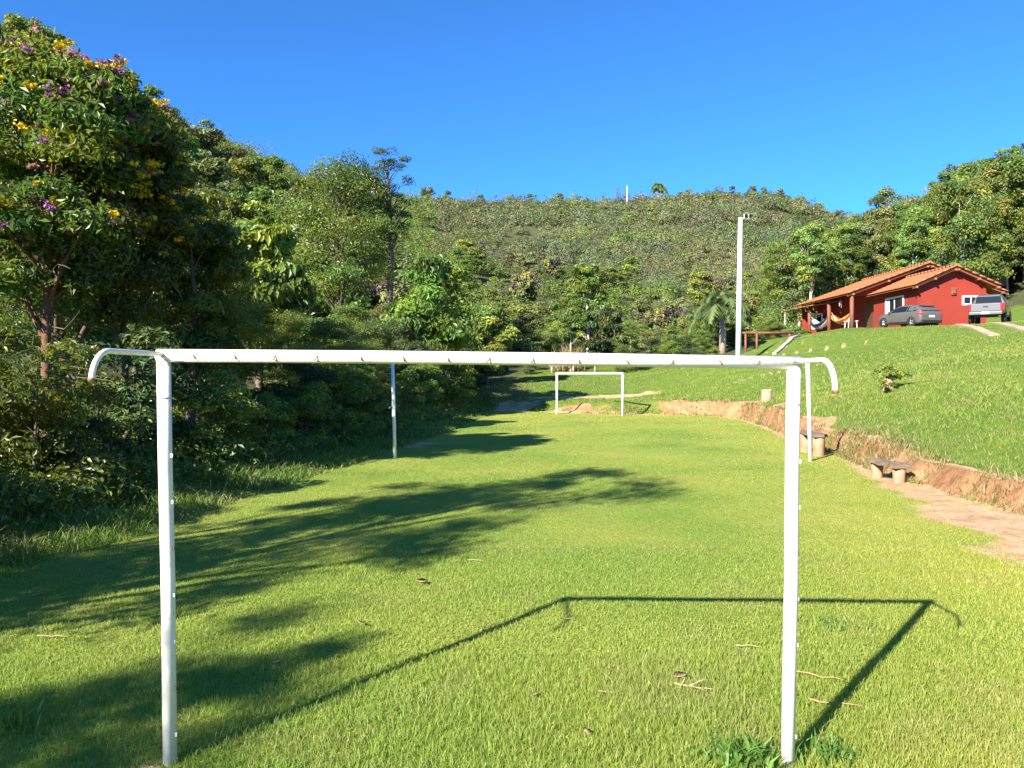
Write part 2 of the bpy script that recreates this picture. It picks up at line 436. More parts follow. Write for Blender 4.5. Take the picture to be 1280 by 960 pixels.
def ground_material():
    m, nt, N, L = new_mat('ground_cover')
    out = N.new('ShaderNodeOutputMaterial'); b = N.new('ShaderNodeBsdfPrincipled'); L.new(b.outputs[0], out.inputs[0])
    b.inputs['Roughness'].default_value = .95; b.inputs['Specular IOR Level'].default_value = .14
    geo = N.new('ShaderNodeNewGeometry')
    at = N.new('ShaderNodeAttribute'); at.attribute_name = 'tint'
    sp = N.new('ShaderNodeSeparateColor'); L.new(at.outputs['Color'], sp.inputs[0])

    def noise(scale, det=5, rough=.6):
        n = N.new('ShaderNodeTexNoise'); n.inputs['Scale'].default_value = scale; n.inputs['Detail'].default_value = det; n.inputs['Roughness'].default_value = rough
        L.new(geo.outputs['Position'], n.inputs['Vector']); return n.outputs[0]

    def ramp(sock, stops):
        r = N.new('ShaderNodeValToRGB'); e = r.color_ramp.elements
        e[0].position, e[0].color = stops[0][0], (*stops[0][1], 1); e[1].position, e[1].color = stops[-1][0], (*stops[-1][1], 1)
        for p, c in stops[1:-1]:
            q = e.new(p); q.color = (*c, 1)
        L.new(sock, r.inputs[0]); return r.outputs[0]

    def mix(f, a, c, blend='MIX'):
        x = N.new('ShaderNodeMix'); x.data_type = 'RGBA'; x.blend_type = blend
        if hasattr(f, 'links'): L.new(f, x.inputs[0])
        else: x.inputs[0].default_value = f
        L.new(a, x.inputs[6]); L.new(c, x.inputs[7]); return x.outputs[2]

    def rng_(sock, a, c, lo=0., hi=1.):
        x = N.new('ShaderNodeMapRange'); x.inputs[1].default_value = a; x.inputs[2].default_value = c; x.inputs[3].default_value = lo; x.inputs[4].default_value = hi
        L.new(sock, x.inputs[0]); return x.outputs[0]

    def math_(op, a, c):
        x = N.new('ShaderNodeMath'); x.operation = op
        for k, s in ((0, a), (1, c)):
            if hasattr(s, 'links'): L.new(s, x.inputs[k])
            else: x.inputs[k].default_value = s
        return x.outputs[0]
    big = noise(.35, 4, .55); mid = noise(2.2, 6, .65); fine = noise(34, 4, .7)
    lawnc = ramp(big, [(.32, (.16, .24, .036)), (.48, (.25, .31, .05)), (.62, (.33, .34, .065)), (.75, (.38, .36, .09))])
    slope = ramp(mid, [(.3, (.085, .150, .022)), (.55, (.130, .195, .03)), (.75, (.19, .215, .045))])
    grass = mix(sp.outputs[0], slope, lawnc)
    fn = ramp(fine, [(.25, (.45, .5, .4)), (.5, (1, 1, 1)), (.8, (1.45, 1.4, 1.2))])
    grass = mix(1.0, grass, fn, 'MULTIPLY')
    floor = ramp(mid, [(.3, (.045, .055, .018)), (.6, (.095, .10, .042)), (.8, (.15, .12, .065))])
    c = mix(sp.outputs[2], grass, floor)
    soil = ramp(noise(1.6, 8, .7), [(.25, (.20, .10, .048)), (.42, (.31, .165, .080)), (.58, (.39, .23, .12)), (.8, (.45, .30, .175))])
    flat_ = ramp(noise(2.6, 7, .7), [(.3, (.42, .25, .135)), (.5, (.56, .37, .215)), (.7, (.64, .47, .30))])
    sx = N.new('ShaderNodeSeparateXYZ'); L.new(geo.outputs['Normal'], sx.inputs[0])
    soil = mix(rng_(sx.outputs[2], .9, .985), soil, flat_)
    soil = mix(1.0, soil, ramp(noise(9, 6, .75), [(.25, (.55, .52, .5)), (.5, (1, 1, 1)), (.85, (1.2, 1.18, 1.15))]), 'MULTIPLY')
    sn = N.new('ShaderNodeSeparateXYZ'); L.new(geo.outputs['True Normal'], sn.inputs[0])
    st = rng_(math_('ADD', sn.outputs[2], math_('MULTIPLY', math_('SUBTRACT', noise(5, 5, .7), .5), .5)), .86, .68)
    far = N.new('ShaderNodeSeparateXYZ'); L.new(geo.outputs['Position'], far.inputs[0])
    st = math_('MULTIPLY', st, rng_(far.outputs[1], 60, 46))
    st = math_('MULTIPLY', st, math_('SUBTRACT', 1.0, sp.outputs[2]))
    dirt = math_('MAXIMUM', st, rng_(math_('ADD', sp.outputs[1], math_('MULTIPLY', math_('SUBTRACT', noise(11, 6, .75), .5), .7)), .35, .65))
    c = mix(dirt, c, soil)
    L.new(c, b.inputs['Base Color'])
    bp = N.new('ShaderNodeBump'); bp.inputs['Strength'].default_value = .8; bp.inputs['Distance'].default_value = .05
    L.new(math_('ADD', fine, math_('MULTIPLY', noise(7, 6, .7), 1.2)), bp.inputs['Height']); L.new(bp.outputs[0], b.inputs['Normal'])
    return m


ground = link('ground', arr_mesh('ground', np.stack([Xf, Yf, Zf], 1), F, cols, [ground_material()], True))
tag(ground, kind='structure')


# ------------------------------------------------------------------ leaves and plants
def unit(v): return v / np.maximum(np.linalg.norm(v, axis=-1, keepdims=True), 1e-9)


def leaf_quads(Pn, Nn, size, asp, g, droop=0.0, axis=None):
    n = len(Pn)
    a = g.normal(size=(n, 3)) if axis is None else axis + g.normal(size=(n, 3)) * .25
    a[:, 2] -= droop
    a = unit(a - Nn * (a * Nn).sum(1, keepdims=True)); b = np.cross(Nn, a)
    s = size[:, None]
    V = np.empty((n, 4, 3), np.float32)
    V[:, 0] = Pn - a * s * .5; V[:, 2] = Pn + a * s * .5 - Nn * s * .12
    V[:, 1] = Pn + b * s * asp * .5 + Nn * s * .08; V[:, 3] = Pn - b * s * asp * .5 + Nn * s * .08
    return V.reshape(-1, 3), np.arange(4 * n).reshape(n, 4)


def clump_leaves(C, rc, per, leaf, asp, g, tints, up=.35, flat=.8, droop=.3, fill=.55, jitter=.55):
    """Leaves spread through the outer part of many clumps; light and dark clumps by random tint, sunlit sprigs partly painted in."""
    n = len(C) * per
    d = unit(g.normal(size=(n, 3))); d[:, 2] = np.where(d[:, 2] < -.3, -d[:, 2] * .6, d[:, 2]); d = unit(d)
    ci = np.repeat(np.arange(len(C)), per)
    rr = rc[ci] * (fill + (1 - fill) * g.random(n) ** .6) * (1 + .13 * np.clip(g.normal(size=n), -1.6, 1.6))
    Pn = C[ci] + d * rr[:, None] * np.array([1, 1, flat])
    Nn = unit(d + np.array([0, 0, up]) + g.normal(size=(n, 3)) * jitter)
    V, Fq = leaf_quads(Pn, Nn, leaf * g.uniform(.6, 1.35, n), asp, g, droop)
    t = tints[ci] * g.uniform(.72, 1.28, n)[:, None]
    return V, Fq, np.repeat(t, 4, 0)


def tint_set(n, g, lo=.6, hi=1.45, warm=.3):  # natural leaf variation, spread widened to paint in yellowish sunlit sprigs
    v = g.uniform(lo, hi, n); w = g.uniform(-warm, warm, n)
    return np.stack([v * (1 + w), v * (1 + w * .25), v * (1 - w * .6)], 1)


def make_tree(seed, H, lo, W, ncl, nleaf, leaf, asp=.55, r0=None, bark='bark_a', mat='leaf_forest', top=.5, lean=0.0, flat=.8, limbs=10, droop=.3, gap=.85, clr=(.2, .36), fill=.55, jit=.55):
    g = np.random.default_rng(seed); rr = random.Random(seed)
    u = g.random(ncl) ** .9
    prof = np.sqrt(np.clip(1 - ((u - top) / np.where(u > top, 1 - top + .12, top + .12)) ** 2, .04, 1))
    ang = g.random(ncl) * 2 * np.pi + np.arange(ncl) * 2.4
    rc = W * g.uniform(clr[0], clr[1], ncl)
    rad = (W * prof - rc * .7).clip(0) * g.random(ncl) ** .42
    lx = lean * H * (lo / H + (1 - lo / H) * u)
    C = np.stack([np.cos(ang) * rad * gap + lx, np.sin(ang) * rad * gap, lo + (H - lo) * u - rc * .6 * flat * (u > .6)], 1)
    per = max(4, nleaf // ncl)
    V, Fq, T = clump_leaves(C, rc, per, leaf, asp, g, tint_set(ncl, g), flat=flat, droop=droop, fill=fill, jitter=jit)
    cm = arr_mesh('crown', V, Fq, T, [M[mat]])
    r0 = r0 or .02 * H + .02
    mb = MB(); zt = lo + (H - lo) * .8
    path = []; rads = []
    wx, wy = rr.uniform(-1, 1), rr.uniform(-1, 1)
    for k in range(8):
        t = k / 7
        path.append((lean * H * t + math.sin(t * 5 + wx * 3) * .02 * H * t, math.sin(t * 4 + wy * 3) * .02 * H * t, -.35 + (zt + .35) * t)); rads.append(r0 * (1.25 if k == 0 else 1) * (1 - .82 * t))
    mb.tube(path, rads, 8, False)
    for c in C[g.permutation(ncl)[:limbs]]:
        t = min(.95, max(.25, (c[2] - .25 * (H - lo) * rr.uniform(.6, 1.4)) / zt)); k = min(6, int(t * 7)); f = t * 7 - k
        p0 = Vector(path[k]).lerp(Vector(path[k + 1]), f); q = Vector(c); md = p0.lerp(q, .5) + Vector((0, 0, .08 * (q - p0).length))
        rb_ = r0 * (1 - .82 * t) * .55
        mb.tube([p0, md, q], [rb_, rb_ * .7, rb_ * .25], 5, False)
    return cm, mb.mesh('trunk', M[bark])


def tree_obj(name, label, cat, meshes, loc, rz=0, sc=1.0, group=None):
    t = thing(name, label, cat, loc, rz, group)
    t.scale = sc if hasattr(sc, '__len__') else (sc, sc, sc)
    link('crown', meshes[0], t); link('trunk', meshes[1], t)
    return t


class Proto:
    """One kind of plant: the first use is the built one, later ones are copies of it and its parts."""
    def __init__(s, name, cat, meshes, H):
        s.name, s.cat, s.meshes, s.H, s.root = name, cat, meshes, H, None

    def put(s, x, y, h, label, group, rz=None, wide=1.0, dz=0.0):
        k = h / s.H; rz = rnd.uniform(0, 6.28) if rz is None else rz
        loc = (x, y, gz(x, y) - .05 + dz); sc = (k * wide, k * wide, k)
        if s.root is None:
            s.root = tree_obj(s.name, label, s.cat, s.meshes, loc, rz, sc, group); return s.root
        return copy_tree(s.root, loc, rz, sc, label, group)


# kinds
NEAR = [Proto('broadleaf_tree', 'tree', make_tree(100 + i, 6.5, 1.2, 2.1, 60, 30000, .09, .42, mat='leaf_forest', top=.5, droop=.5, clr=(.2, .38), fill=.25, jit=.9), 6.5) for i in range(3)]
NEARB = [Proto('broadleaf_tree', 'tree', make_tree(120 + i, 6.0, .6, 2.2, 60, 26000, .10, .5, mat=('leaf_bright', 'leaf_forest')[i], top=.45, droop=.6, clr=(.2, .38), fill=.25, jit=.9), 6.0) for i in range(2)]
MID = [Proto('broadleaf_tree', 'tree', make_tree(140 + i, 8.0, 1.4 + .4 * (i % 2), 2.7, 60, 19000, .15, .5, mat=('leaf_forest', 'leaf_bright', 'leaf_dark', 'leaf_olive')[i], top=.5), 8.0) for i in range(4)]
TALL = [Proto('pale_trunk_tree', 'tree', make_tree(160 + i, 11.0, 4.2, 2.5, 44, 8500, .22, .55, bark='bark_pale', mat='leaf_slope', top=.55, r0=.2, limbs=14), 11.0) for i in range(3)]
SLOPE = [Proto('slope_tree', 'tree', make_tree(180 + i, 9.0, 1.2, 3.0, 54, 11000, .21, .55, bark='bark_pale', mat=('leaf_slope', 'leaf_bright', 'leaf_slope', 'leaf_olive')[i], top=.45, r0=.13), 9.0) for i in range(4)]
LOW = [Proto('forest_shrub', 'shrub', make_tree(200 + i, 2.4, .15, 1.25, 26, 6500, .105, .4, mat=('leaf_forest', 'leaf_dark', 'leaf_bright')[i], top=.4, r0=.03, droop=.5, limbs=8), 2.4) for i in range(3)]
HILLT = [Proto('hill_tree', 'tree', make_tree(220 + i, 5.0, .5, 2.2, 26, 2800, .27, .6, mat=('leaf_slope', 'leaf_bright', 'leaf_olive')[i], top=.5, r0=.1, limbs=5), 5.0) for i in range(3)]

ORD = 'first second third fourth fifth sixth seventh eighth ninth tenth eleventh twelfth thirteenth fourteenth fifteenth sixteenth seventeenth eighteenth nineteenth twentieth'.split()
ORD += ['twenty-' + o for o in ORD[:9]] + ['thirtieth'] + ['thirty-' + o for o in ORD[:9]] + ['fortieth'] + ['forty-' + o for o in ORD[:9]] + ['fiftieth'] + ['fifty-' + o for o in ORD[:9]] + ['sixtieth'] + ['sixty-' + o for o in ORD[:9]]


def ordinal_labels(objs, text):
    """Labels counted along the row from a landmark; text holds {n}."""
    for k, o in enumerate(sorted(objs, key=lambda o: pxof(o.location.x, max(o.location.y, .5)))):
        o['label'] = text.format(n=ORD[k])


# the skyline of the near forest and the reach of its shade, as the photograph shows them
TOPX = [-400, 0, 60, 110, 170, 215, 240, 265, 300, 340, 380, 420, 470, 515, 530, 560, 600, 640, 700, 760, 800]
TOPY = [20, 40, 40, 75, 105, 130, 225, 285, 300, 300, 300, 305, 320, 330, 335, 345, 365, 395, 400, 405, 415]
# in axes along (s) and across (t) the sun's path: how far s the shade may reach at each t
SHT = [-34, -30, -26, -23.4, -22, -21, -20.2, -18.5, -17, -15.6, -13.3, -12.3, -10.85, -10.0, -9.7, -9.4, -8.4, -8.1, -7.5, -6.4, -5.5, -5.15, -5.05, -4.85, -4.3, -3.5, -3.0]
SHS = [65, 55, 45, 37.6, 34, 28, 23.8, 21, 18.5, 16.8, 15.5, 17.3, 16.0, 12, 9, 7.2, 7.3, 9, 11, 10.8, 10, 8, 2, 1.5, 2.8, 1.8, -1.0]
SUN = np.array([-.62, -.785, .0]); SUN[:2] /= np.hypot(*SUN[:2]); TANE = math.tan(R(29.8))


def fit_height(x, y, h, w=1.2):
    """Lower a tree until it neither rises over the photographed skyline nor throws its shade past the photographed edge."""
    g0 = gz(x, y)
    if y > 3:
        p0 = pxof(x, y); dp = w * .7 * FPX / y
        for q, k in ((p0, 1.0), (p0 - dp, 1.06), (p0 + dp, 1.06)):
            h = min(h, (CAMZ + (HY - np.interp(q, TOPX, TOPY)) / FPX * y - g0) * k)
    s0, t0 = -x * SUN[0] - y * SUN[1], -x * SUN[1] + y * SUN[0]
    for _ in range(40):
        L_ = (h + g0) / TANE
        if h < 1.0 or all(s0 + L_ * k < np.interp(t0 + dt * w, SHT, SHS) for dt, k in ((0, 1), (-.7, .8), (.7, .8))): break
        h *= .95
    return h


def left_edge(y): return float(np.interp(y, [-5, 2, 6, 9, 12.4, 17.5, 24, 31, 36, 42, 48, 56], [-4.6, -4.6, -4.4, -4.1, -3.6, -2.8, -2.0, -1.35, -1.2, -1.0, -.4, 0]))


# --- the flowering tree and its neighbours
def blossoms(tree, seed, n, col, size, spread, per=20):
    g = np.random.default_rng(seed)
    cr = [c for c in tree.children if c.name.startswith('crown')][0].data
    nv = len(cr.vertices); co = np.empty(nv * 3, np.float32); cr.vertices.foreach_get('co', co); co = co.reshape(-1, 3)
    ctr = co.mean(0); out = np.linalg.norm((co - ctr) / co.std(0), axis=1)
    ok = np.where((out > 1.1) & (out < 2.1) & (co[:, 2] > np.percentile(co[:, 2], spread)))[0]
    C = co[g.choice(ok, n)]
    C = C + unit(C - ctr) * .13
    V, Fq, T = clump_leaves(C, np.full(n, size) * g.uniform(.6, 1.4, n), per, size * .6, .8, g, np.array(col)[None] * g.uniform(.75, 1.2, n)[:, None], fill=.2, jitter=.9)
    link('blossoms', arr_mesh('blossoms', V, Fq, T, [M['petal']]), tree)


def hero(name, label, px, row, Y, seed, lo, W, mat, bark, leaf=.12, nl=26000, ncl=60, **kw):
    x = (px - CX) / FPX * Y; z0 = gz(x, Y); H = CAMZ + (HY - row) / FPX * Y - z0
    ms = make_tree(seed, H, lo, W, ncl, nl, leaf, kw.pop('asp', .4), bark=bark, mat=mat, **kw)
    return tree_obj(name, label, 'tree', ms, (x, Y, z0))


t = hero('flowering_tree', 'tall tree thick with yellow and purple blossoms above the shaded rough', 60, 60, 11.3, 1, 2.5, 1.9, 'leaf_forest', 'bark_red', top=.55, r0=.095, nl=34000, ncl=85, limbs=26, clr=(.15, .32), fill=.25, jit=.9)
blossoms(t, 5, 210, (.62, .42, .012), .10, 12, 30); blossoms(t, 6, 70, (.24, .075, .26), .085, 12, 24); blossoms(t, 16, 90, (.27, .13, .12), .12, 15, 24)
tw = MB(); gb = random.Random(4)
for k in range(34):
    z_ = gb.uniform(1.0, 3.6); az = gb.uniform(0, 6.28); L_ = gb.uniform(.5, 1.5); q = Vector((0, 0, z_)); pts = [q]
    for m_ in range(4):
        q = q + Vector((math.cos(az) * L_ / 4, math.sin(az) * L_ / 4, gb.uniform(-.10, .16))); az += gb.uniform(-.5, .5); pts.append(q)
    tw.tube(pts, [.012, .009, .007, .005, .003], 5, False)
tw.build('bare_twigs', M['bark_a'], t)
t = hero('flowering_tree', 'smaller tree with scattered yellow blossom clusters against the blue sky', 160, 122, 12.6, 2, 2.0, 1.2, 'leaf_forest', 'bark_a', top=.6, r0=.08, nl=22000, ncl=56, limbs=20, fill=.25, jit=.9)
blossoms(t, 7, 120, (.62, .42, .012), .095, 25, 30); blossoms(t, 8, 22, (.24, .07, .26), .08, 25, 24)
t = hero('flowering_tree', 'low bushy tree with a few yellow blossoms low on its outer side', 238, 232, 14.5, 3, 1.5, 1.25, 'leaf_forest', 'bark_a', top=.5, nl=18000, ncl=46)
blossoms(t, 9, 45, (.62, .42, .012), .10, 20, 30)
hero('drooping_leaf_tree', 'pale green tree with big drooping leaves between flowering tree and big crown', 325, 283, 20, 4, 1.0, 1.55, 'leaf_bright', 'bark_a', leaf=.26, nl=9000, ncl=44, droop=1.6, asp=.45)
hero('spreading_tree', 'largest dark tree with spreading crown reaching into the sky mid forest', 425, 202, 46, 6, 3.6, 4.7, 'leaf_forest', 'bark_a', leaf=.2, nl=22000, ncl=60, limbs=22)
hero('feathery_tree', 'airy feathery tree top standing out of the forest against blue sky', 486, 186, 47, 7, 8.2, 2.1, 'leaf_dark', 'bark_a', leaf=.13, nl=7000, ncl=60, clr=(.14, .26), limbs=40, top=.5, flat=.6)
hero('domed_tree', 'domed light green tree with hanging leaves at the forest corner', 540, 322, 32, 8, .6, 2.2, 'leaf_bright', 'bark_a', leaf=.24, nl=16000, ncl=56, droop=1.0)
hero('domed_tree', 'lower rounded green tree beside the domed one near the far goal', 608, 384, 44, 9, .5, 2.1, 'leaf_slope', 'bark_a', leaf=.24, nl=12000, ncl=50)
hero('slender_tree', 'slender pale green tree behind the dry palm skirt', 735, 330, 64, 10, 1.5, 2.2, 'leaf_bright', 'bark_pale', leaf=.3, nl=7000, ncl=40)
hero('bright_crown_tree', 'small tree with rounded lime green crown on a thin pale trunk', 713, 378, 52, 11, 2.0, 1.25, 'leaf_bright', 'bark_pale', leaf=.2, nl=4500, ncl=26, r0=.05)
hero('bamboo_clump', 'dark plumed clump beside the lime green crown', 757, 385, 57, 12, .3, 2.0, 'leaf_dark', 'bark_a', leaf=.34, nl=8000, ncl=36, droop=1.5, asp=.25)

# --- shade trees beside the camera, outside the frame
SHADE = [Proto('shade_tree', 'tree', make_tree(400 + i, 6.5, 1.8, 2.6, 34, 9500, .11, .42, mat='leaf_forest', top=.55, droop=.5, clr=(.16, .3), fill=.15, jit=.9, limbs=20), 6.5) for i in range(3)]
sh = []
for x, y, h, w, i in ((-6.5, 2.2, 7.9, .7, 0), (-7.4, 3.2, 6.1, .62, 1), (-8.6, -.6, 7.6, .6, 2), (-6.8, -2.0, 5.2, .62, 1), (-6.6, -2.7, 4.6, .55, 2)):
    sh.append(SHADE[i].put(x, y, h, 'x', 'forest trees standing beside the camera', wide=w))
ordinal_labels(sh, 'leafy forest tree shading the near lawn, {n} of its row')

# --- forest edge: rows of shrubs and trees along the pitch
row, r1, r2, r3 = [], [], [], []
y = 2.0
while y < 47:
    d = rnd.uniform(1.2, 2.3); h = rnd.uniform(1.0, 2.4) * (1.15 if y > 20 else .95)
    x = left_edge(y) - d
    h = fit_height(x, y, h)
    row.append(LOW[rnd.randrange(3)].put(x, y, h, 'x', 'shrubs along the forest edge', wide=rnd.uniform(.95, 1.3)))
    y += rnd.uniform(.75, 1.15)
y = 12.8
while y < 48:
    x = left_edge(y) - rnd.uniform(2.6, 4.4); h = fit_height(x, y, rnd.uniform(4.0, 6.8) if y < 24 else rnd.uniform(3, 4.6))
    p = (NEAR + NEARB)[rnd.randrange(5)] if y < 26 else MID[rnd.randrange(4)]
    r1.append(p.put(x, y, h, 'x', 'trees at the forest edge', wide=rnd.uniform(.9, 1.2) * (1.2 if h < 3.6 else 1))); y += rnd.uniform(1.6, 2.5)
y = 13.5
while y < 52:
    x = left_edge(y) - rnd.uniform(6.5, 9.5); h = fit_height(x, y, rnd.uniform(3.2, 5.6) if y < 22 else rnd.uniform(2.6, 4))
    p = (NEAR + NEARB)[rnd.randrange(5)] if y < 24 else MID[rnd.randrange(4)]
    r2.append(p.put(x, y, h, 'x', 'trees inside the forest', wide=rnd.uniform(1.0, 1.3))); y += rnd.uniform(2.4, 3.8)
y = 17.0
while y < 62:
    x = left_edge(y) - rnd.uniform(12, 19); h = fit_height(x, y, rnd.uniform(3.5, 5.5))
    r3.append(MID[rnd.randrange(4)].put(x, y, h, 'x', 'trees deep in the forest', wide=rnd.uniform(1, 1.3))); y += rnd.uniform(2.8, 4.2)
ordinal_labels(row, 'low shrub on the dark forest edge by the rough grass, {n} toward the far goal')
ordinal_labels(r1, 'leafy tree in the front row of the shaded forest, {n} toward the far goal')
ordinal_labels(r2, 'dense tree in the second forest row behind the edge, {n} toward the far goal')
ordinal_labels(r3, 'taller tree deep in the forest below the hill, {n} toward the far goal')

# --- wood behind the far goal and on to the palm
v = []
for k in range(26):
    px = 585 + k * 14.5 + rnd.uniform(-6, 6); Yk = rnd.uniform(55, 72)
    if 690 < px < 775 and Yk < 60: Yk = 66
    x = (px - CX) / FPX * Yk
    topy = np.interp(px, [580, 640, 700, 800, 900, 960, 1000], [372, 385, 395, 400, 400, 405, 410]) + rnd.uniform(-10, 22)
    h = CAMZ + (HY - topy) / FPX * Yk - gz(x, Yk)
    v.append(SLOPE[rnd.randrange(4)].put(x, Yk, max(h, 2.0), 'x', 'trees at the foot of the hill', wide=rnd.uniform(1.0, 1.5)))
ordinal_labels(v, 'rounded tree at the hill foot beyond the far goal, {n} toward the house')
v = []
for k in range(30):
    px = 590 + k * 13.2 + rnd.uniform(-6, 6); Yk = rnd.uniform(50, 58)
    x = (px - CX) / FPX * Yk
    if 14 < x < 21: Yk = 60
    if 690 < px < 745: Yk = 60
    x = (px - CX) / FPX * Yk
    v.append(LOW[rnd.randrange(3)].put(x, Yk, rnd.uniform(.9, 2.0), 'x', 'shrubs beyond the far goal', wide=1.3))
ordinal_labels(v, 'small shrub fringing the grass beyond the far goal, {n} toward the house')

# --- wooded slope behind the house
g1, g2 = [], []
SKX = [960, 1000, 1040, 1085, 1130, 1180, 1230, 1280, 1500]; SKY_ = [310, 285, 280, 262, 245, 218, 195, 172, 90]
for k in range(150):
    px = rnd.uniform(975, 1420); Yk = rnd.choice([rnd.uniform(66, 82), rnd.uniform(70, 112)])
    x = (px - CX) / FPX * Yk
    if Yk < 74 and x < 36: Yk = rnd.uniform(74, 84); x = (px - CX) / FPX * Yk
    z0 = gz(x, Yk); cap = CAMZ + (HY - np.interp(px, SKX, SKY_)) / FPX * Yk - z0
    h = min(rnd.uniform(6.5, 12.5), cap * rnd.uniform(.86, 1.0))
    if h < 2.0: continue
    if rnd.random() < .5 and h > 5.5: g1.append(TALL[rnd.randrange(3)].put(x, Yk, h, 'x', 'pale trunked trees behind the house', wide=rnd.uniform(.9, 1.2)))
    else: g2.append(SLOPE[rnd.randrange(4)].put(x, Yk, h, 'x', 'leafy trees behind the house', wide=rnd.uniform(.85, 1.2)))
g1.sort(key=lambda o: o.location.y)
ordinal_labels(g1[:len(g1) // 2], 'slim pale-trunked tree just behind the house, {n} from the palm')
ordinal_labels(g1[len(g1) // 2:], 'tall pale-trunked tree high on the wooded slope, {n} from the palm')
EXTRA = len(g2) - 69
ordinal_labels(g2[:69], 'leafy sunlit tree on the wooded slope behind the house, {n} from the palm')
if EXTRA > 0: ordinal_labels(g2[69:], 'fuller sunlit tree on the upper wooded slope past the roof, {n} from the palm')
for px, top, Yk, w in ((1012, 278, 70, 1.0), (1105, 236, 92, .9), (1195, 205, 90, 1.0)):
    x = (px - CX) / FPX * Yk; h = CAMZ + (HY - top) / FPX * Yk - gz(x, Yk)
    TALL[rnd.randrange(3)].put(x, Yk, h, {1012: 'tall slim tree just beside the low end of the house roof', 1105: 'wind-bent tree leaning out of the slope against the sky', 1195: 'tallest pale trunk rising over the red gable'}[px], 'pale trunked trees behind the house', wide=w)

# --- trees on the hill that show largest
v = []
for k in range(95):
    px = rnd.uniform(-60, 560); Yk = rnd.uniform(48, 120)
    x = (px - CX) / FPX * Yk; z0 = gz(x, Yk); h = rnd.uniform(3.5, 7.5)
    v.append((x, Yk, h))
hl = [HILLT[rnd.randrange(3)].put(a, b, c, 'x', 'trees on the steep hillside', wide=rnd.uniform(.9, 1.3)) for a, b, c in v]
ordinal_labels(hl[:47], 'bushy tree on the steep hill behind the forest, {n} from the flowering tree')
ordinal_labels(hl[47:], 'rounded olive tree on the upper steep hillside, {n} from the flowering tree')
v = []
for k in range(70):
    px = rnd.uniform(560, 1010); Yk = 72 + 60 * rnd.random() ** 1.3
    v.append(HILLT[rnd.randrange(3)].put((px - CX) / FPX * Yk, Yk, rnd.uniform(2.6, 5.5), 'x', 'trees on the lower open hillside', wide=rnd.uniform(.9, 1.3)))
ordinal_labels(v[:69], 'rounded tree on the lower open hillside, {n} toward the light pole'); v[69]['label'] = 'lone extra rounded tree low on the open hillside'


# --- hillside scrub: one mass nobody could count
def scrub():
    g = np.random.default_rng(77)
    n = 26000
    px = g.uniform(-120, 1400, n); u = g.random(n)
    Yk = np.sqrt(64 ** 2 + u * (345 ** 2 - 64 ** 2))
    x = (px - CX) / FPX * Yk
    z = ground_z(x, Yk)
    cols_ = np.linspace(-140, 1420, 90); ys = np.linspace(60, 380, 160)
    gx = (cols_[:, None] - CX) / FPX * ys[None]; el = (ground_z(gx.ravel(), np.broadcast_to(ys, gx.shape).ravel()).reshape(gx.shape) - CAMZ) / ys[None]
    ridge = ys[np.argmax(el, 1)]
    cum = np.maximum.accumulate(el, 1)
    ri = np.interp(px, cols_, ridge)
    keep = Yk < ri * 1.05 + 2
    ci = np.clip(np.searchsorted(cols_, px), 0, 89); yi = np.clip(np.searchsorted(ys, Yk) - 1, 0, 159)
    keep &= (z + 4 - CAMZ) / Yk > cum[ci, yi] - .002
    keep &= ~((px > 990) & (Yk < 72))
    dens = fbm(x, Yk, 14, 3, 41)
    keep &= g.random(n) < np.clip(.40 + (dens - .40) * 3.2, .2, 1)
    px, Yk, x, z = px[keep], Yk[keep], x[keep], z[keep]
    r = g.uniform(.8, 1.9, len(x)) * (1 + .9 * (g.random(len(x)) < .06))
    Vs, Fs, Ts, off = [], [], [], 0
    hue = fbm(x, Yk, 22, 3, 51)
    for k in range(len(x)):
        leaf = Yk[k] / 470.0
        m = int(np.clip(5.5 * r[k] ** 2 / (leaf * leaf * .5), 16, 260))
        d = unit(g.normal(size=(m, 3))); d[:, 2] = np.abs(d[:, 2]); dd = d * (1 + .25 * np.sin(d[:, :1] * 5 + k) + .15 * g.normal(size=(m, 1)))
        c = np.array([x[k], Yk[k], z[k] + r[k] * .35])
        p = c + dd * r[k] * np.array([1, 1, 1.05])
        nn = unit(d + g.normal(size=(m, 3)) * .5 + np.array([0, 0, .2]))
        v_, f_ = leaf_quads(p, nn, leaf * g.uniform(.6, 1.3, m), .75, g)
        b_ = g.uniform(.68, 1.26); hw = (hue[k] - .5) * .5 + g.normal() * .07
        col = np.array([b_ * (1 + hw), b_ * (1 + .15 * hw), b_ * (1 - .4 * hw)])
        q = g.random()
        if q < .012: col = np.array([1.15, .8, 1.6]) * b_
        elif q < .06: col = np.array([1.25, 1.05, 1.15]) * b_
        elif q < .16: col = np.array([.6, .8, .5]) * b_
        elif q < .24: col = np.array([1.05, 1.3, .6]) * b_
        if px[k] < 540 or Yk[k] < 120: col = col * np.array([.95, 1.15, .65])
        Vs.append(v_); Fs.append(f_ + off); off += len(v_)
        Ts.append(np.repeat(col[None] * g.uniform(.85, 1.15, m)[:, None], 4, 0))
    V, Fq, T = np.concatenate(Vs), np.concatenate(Fs), np.concatenate(Ts)
    print('scrub', len(x), len(Fq))
    tag(link('hillside_scrub', arr_mesh('hillside_scrub', V, Fq, T, [M['leaf_hill']])), 'dense olive scrub covering the hills', 'scrub', kind='stuff')


scrub()


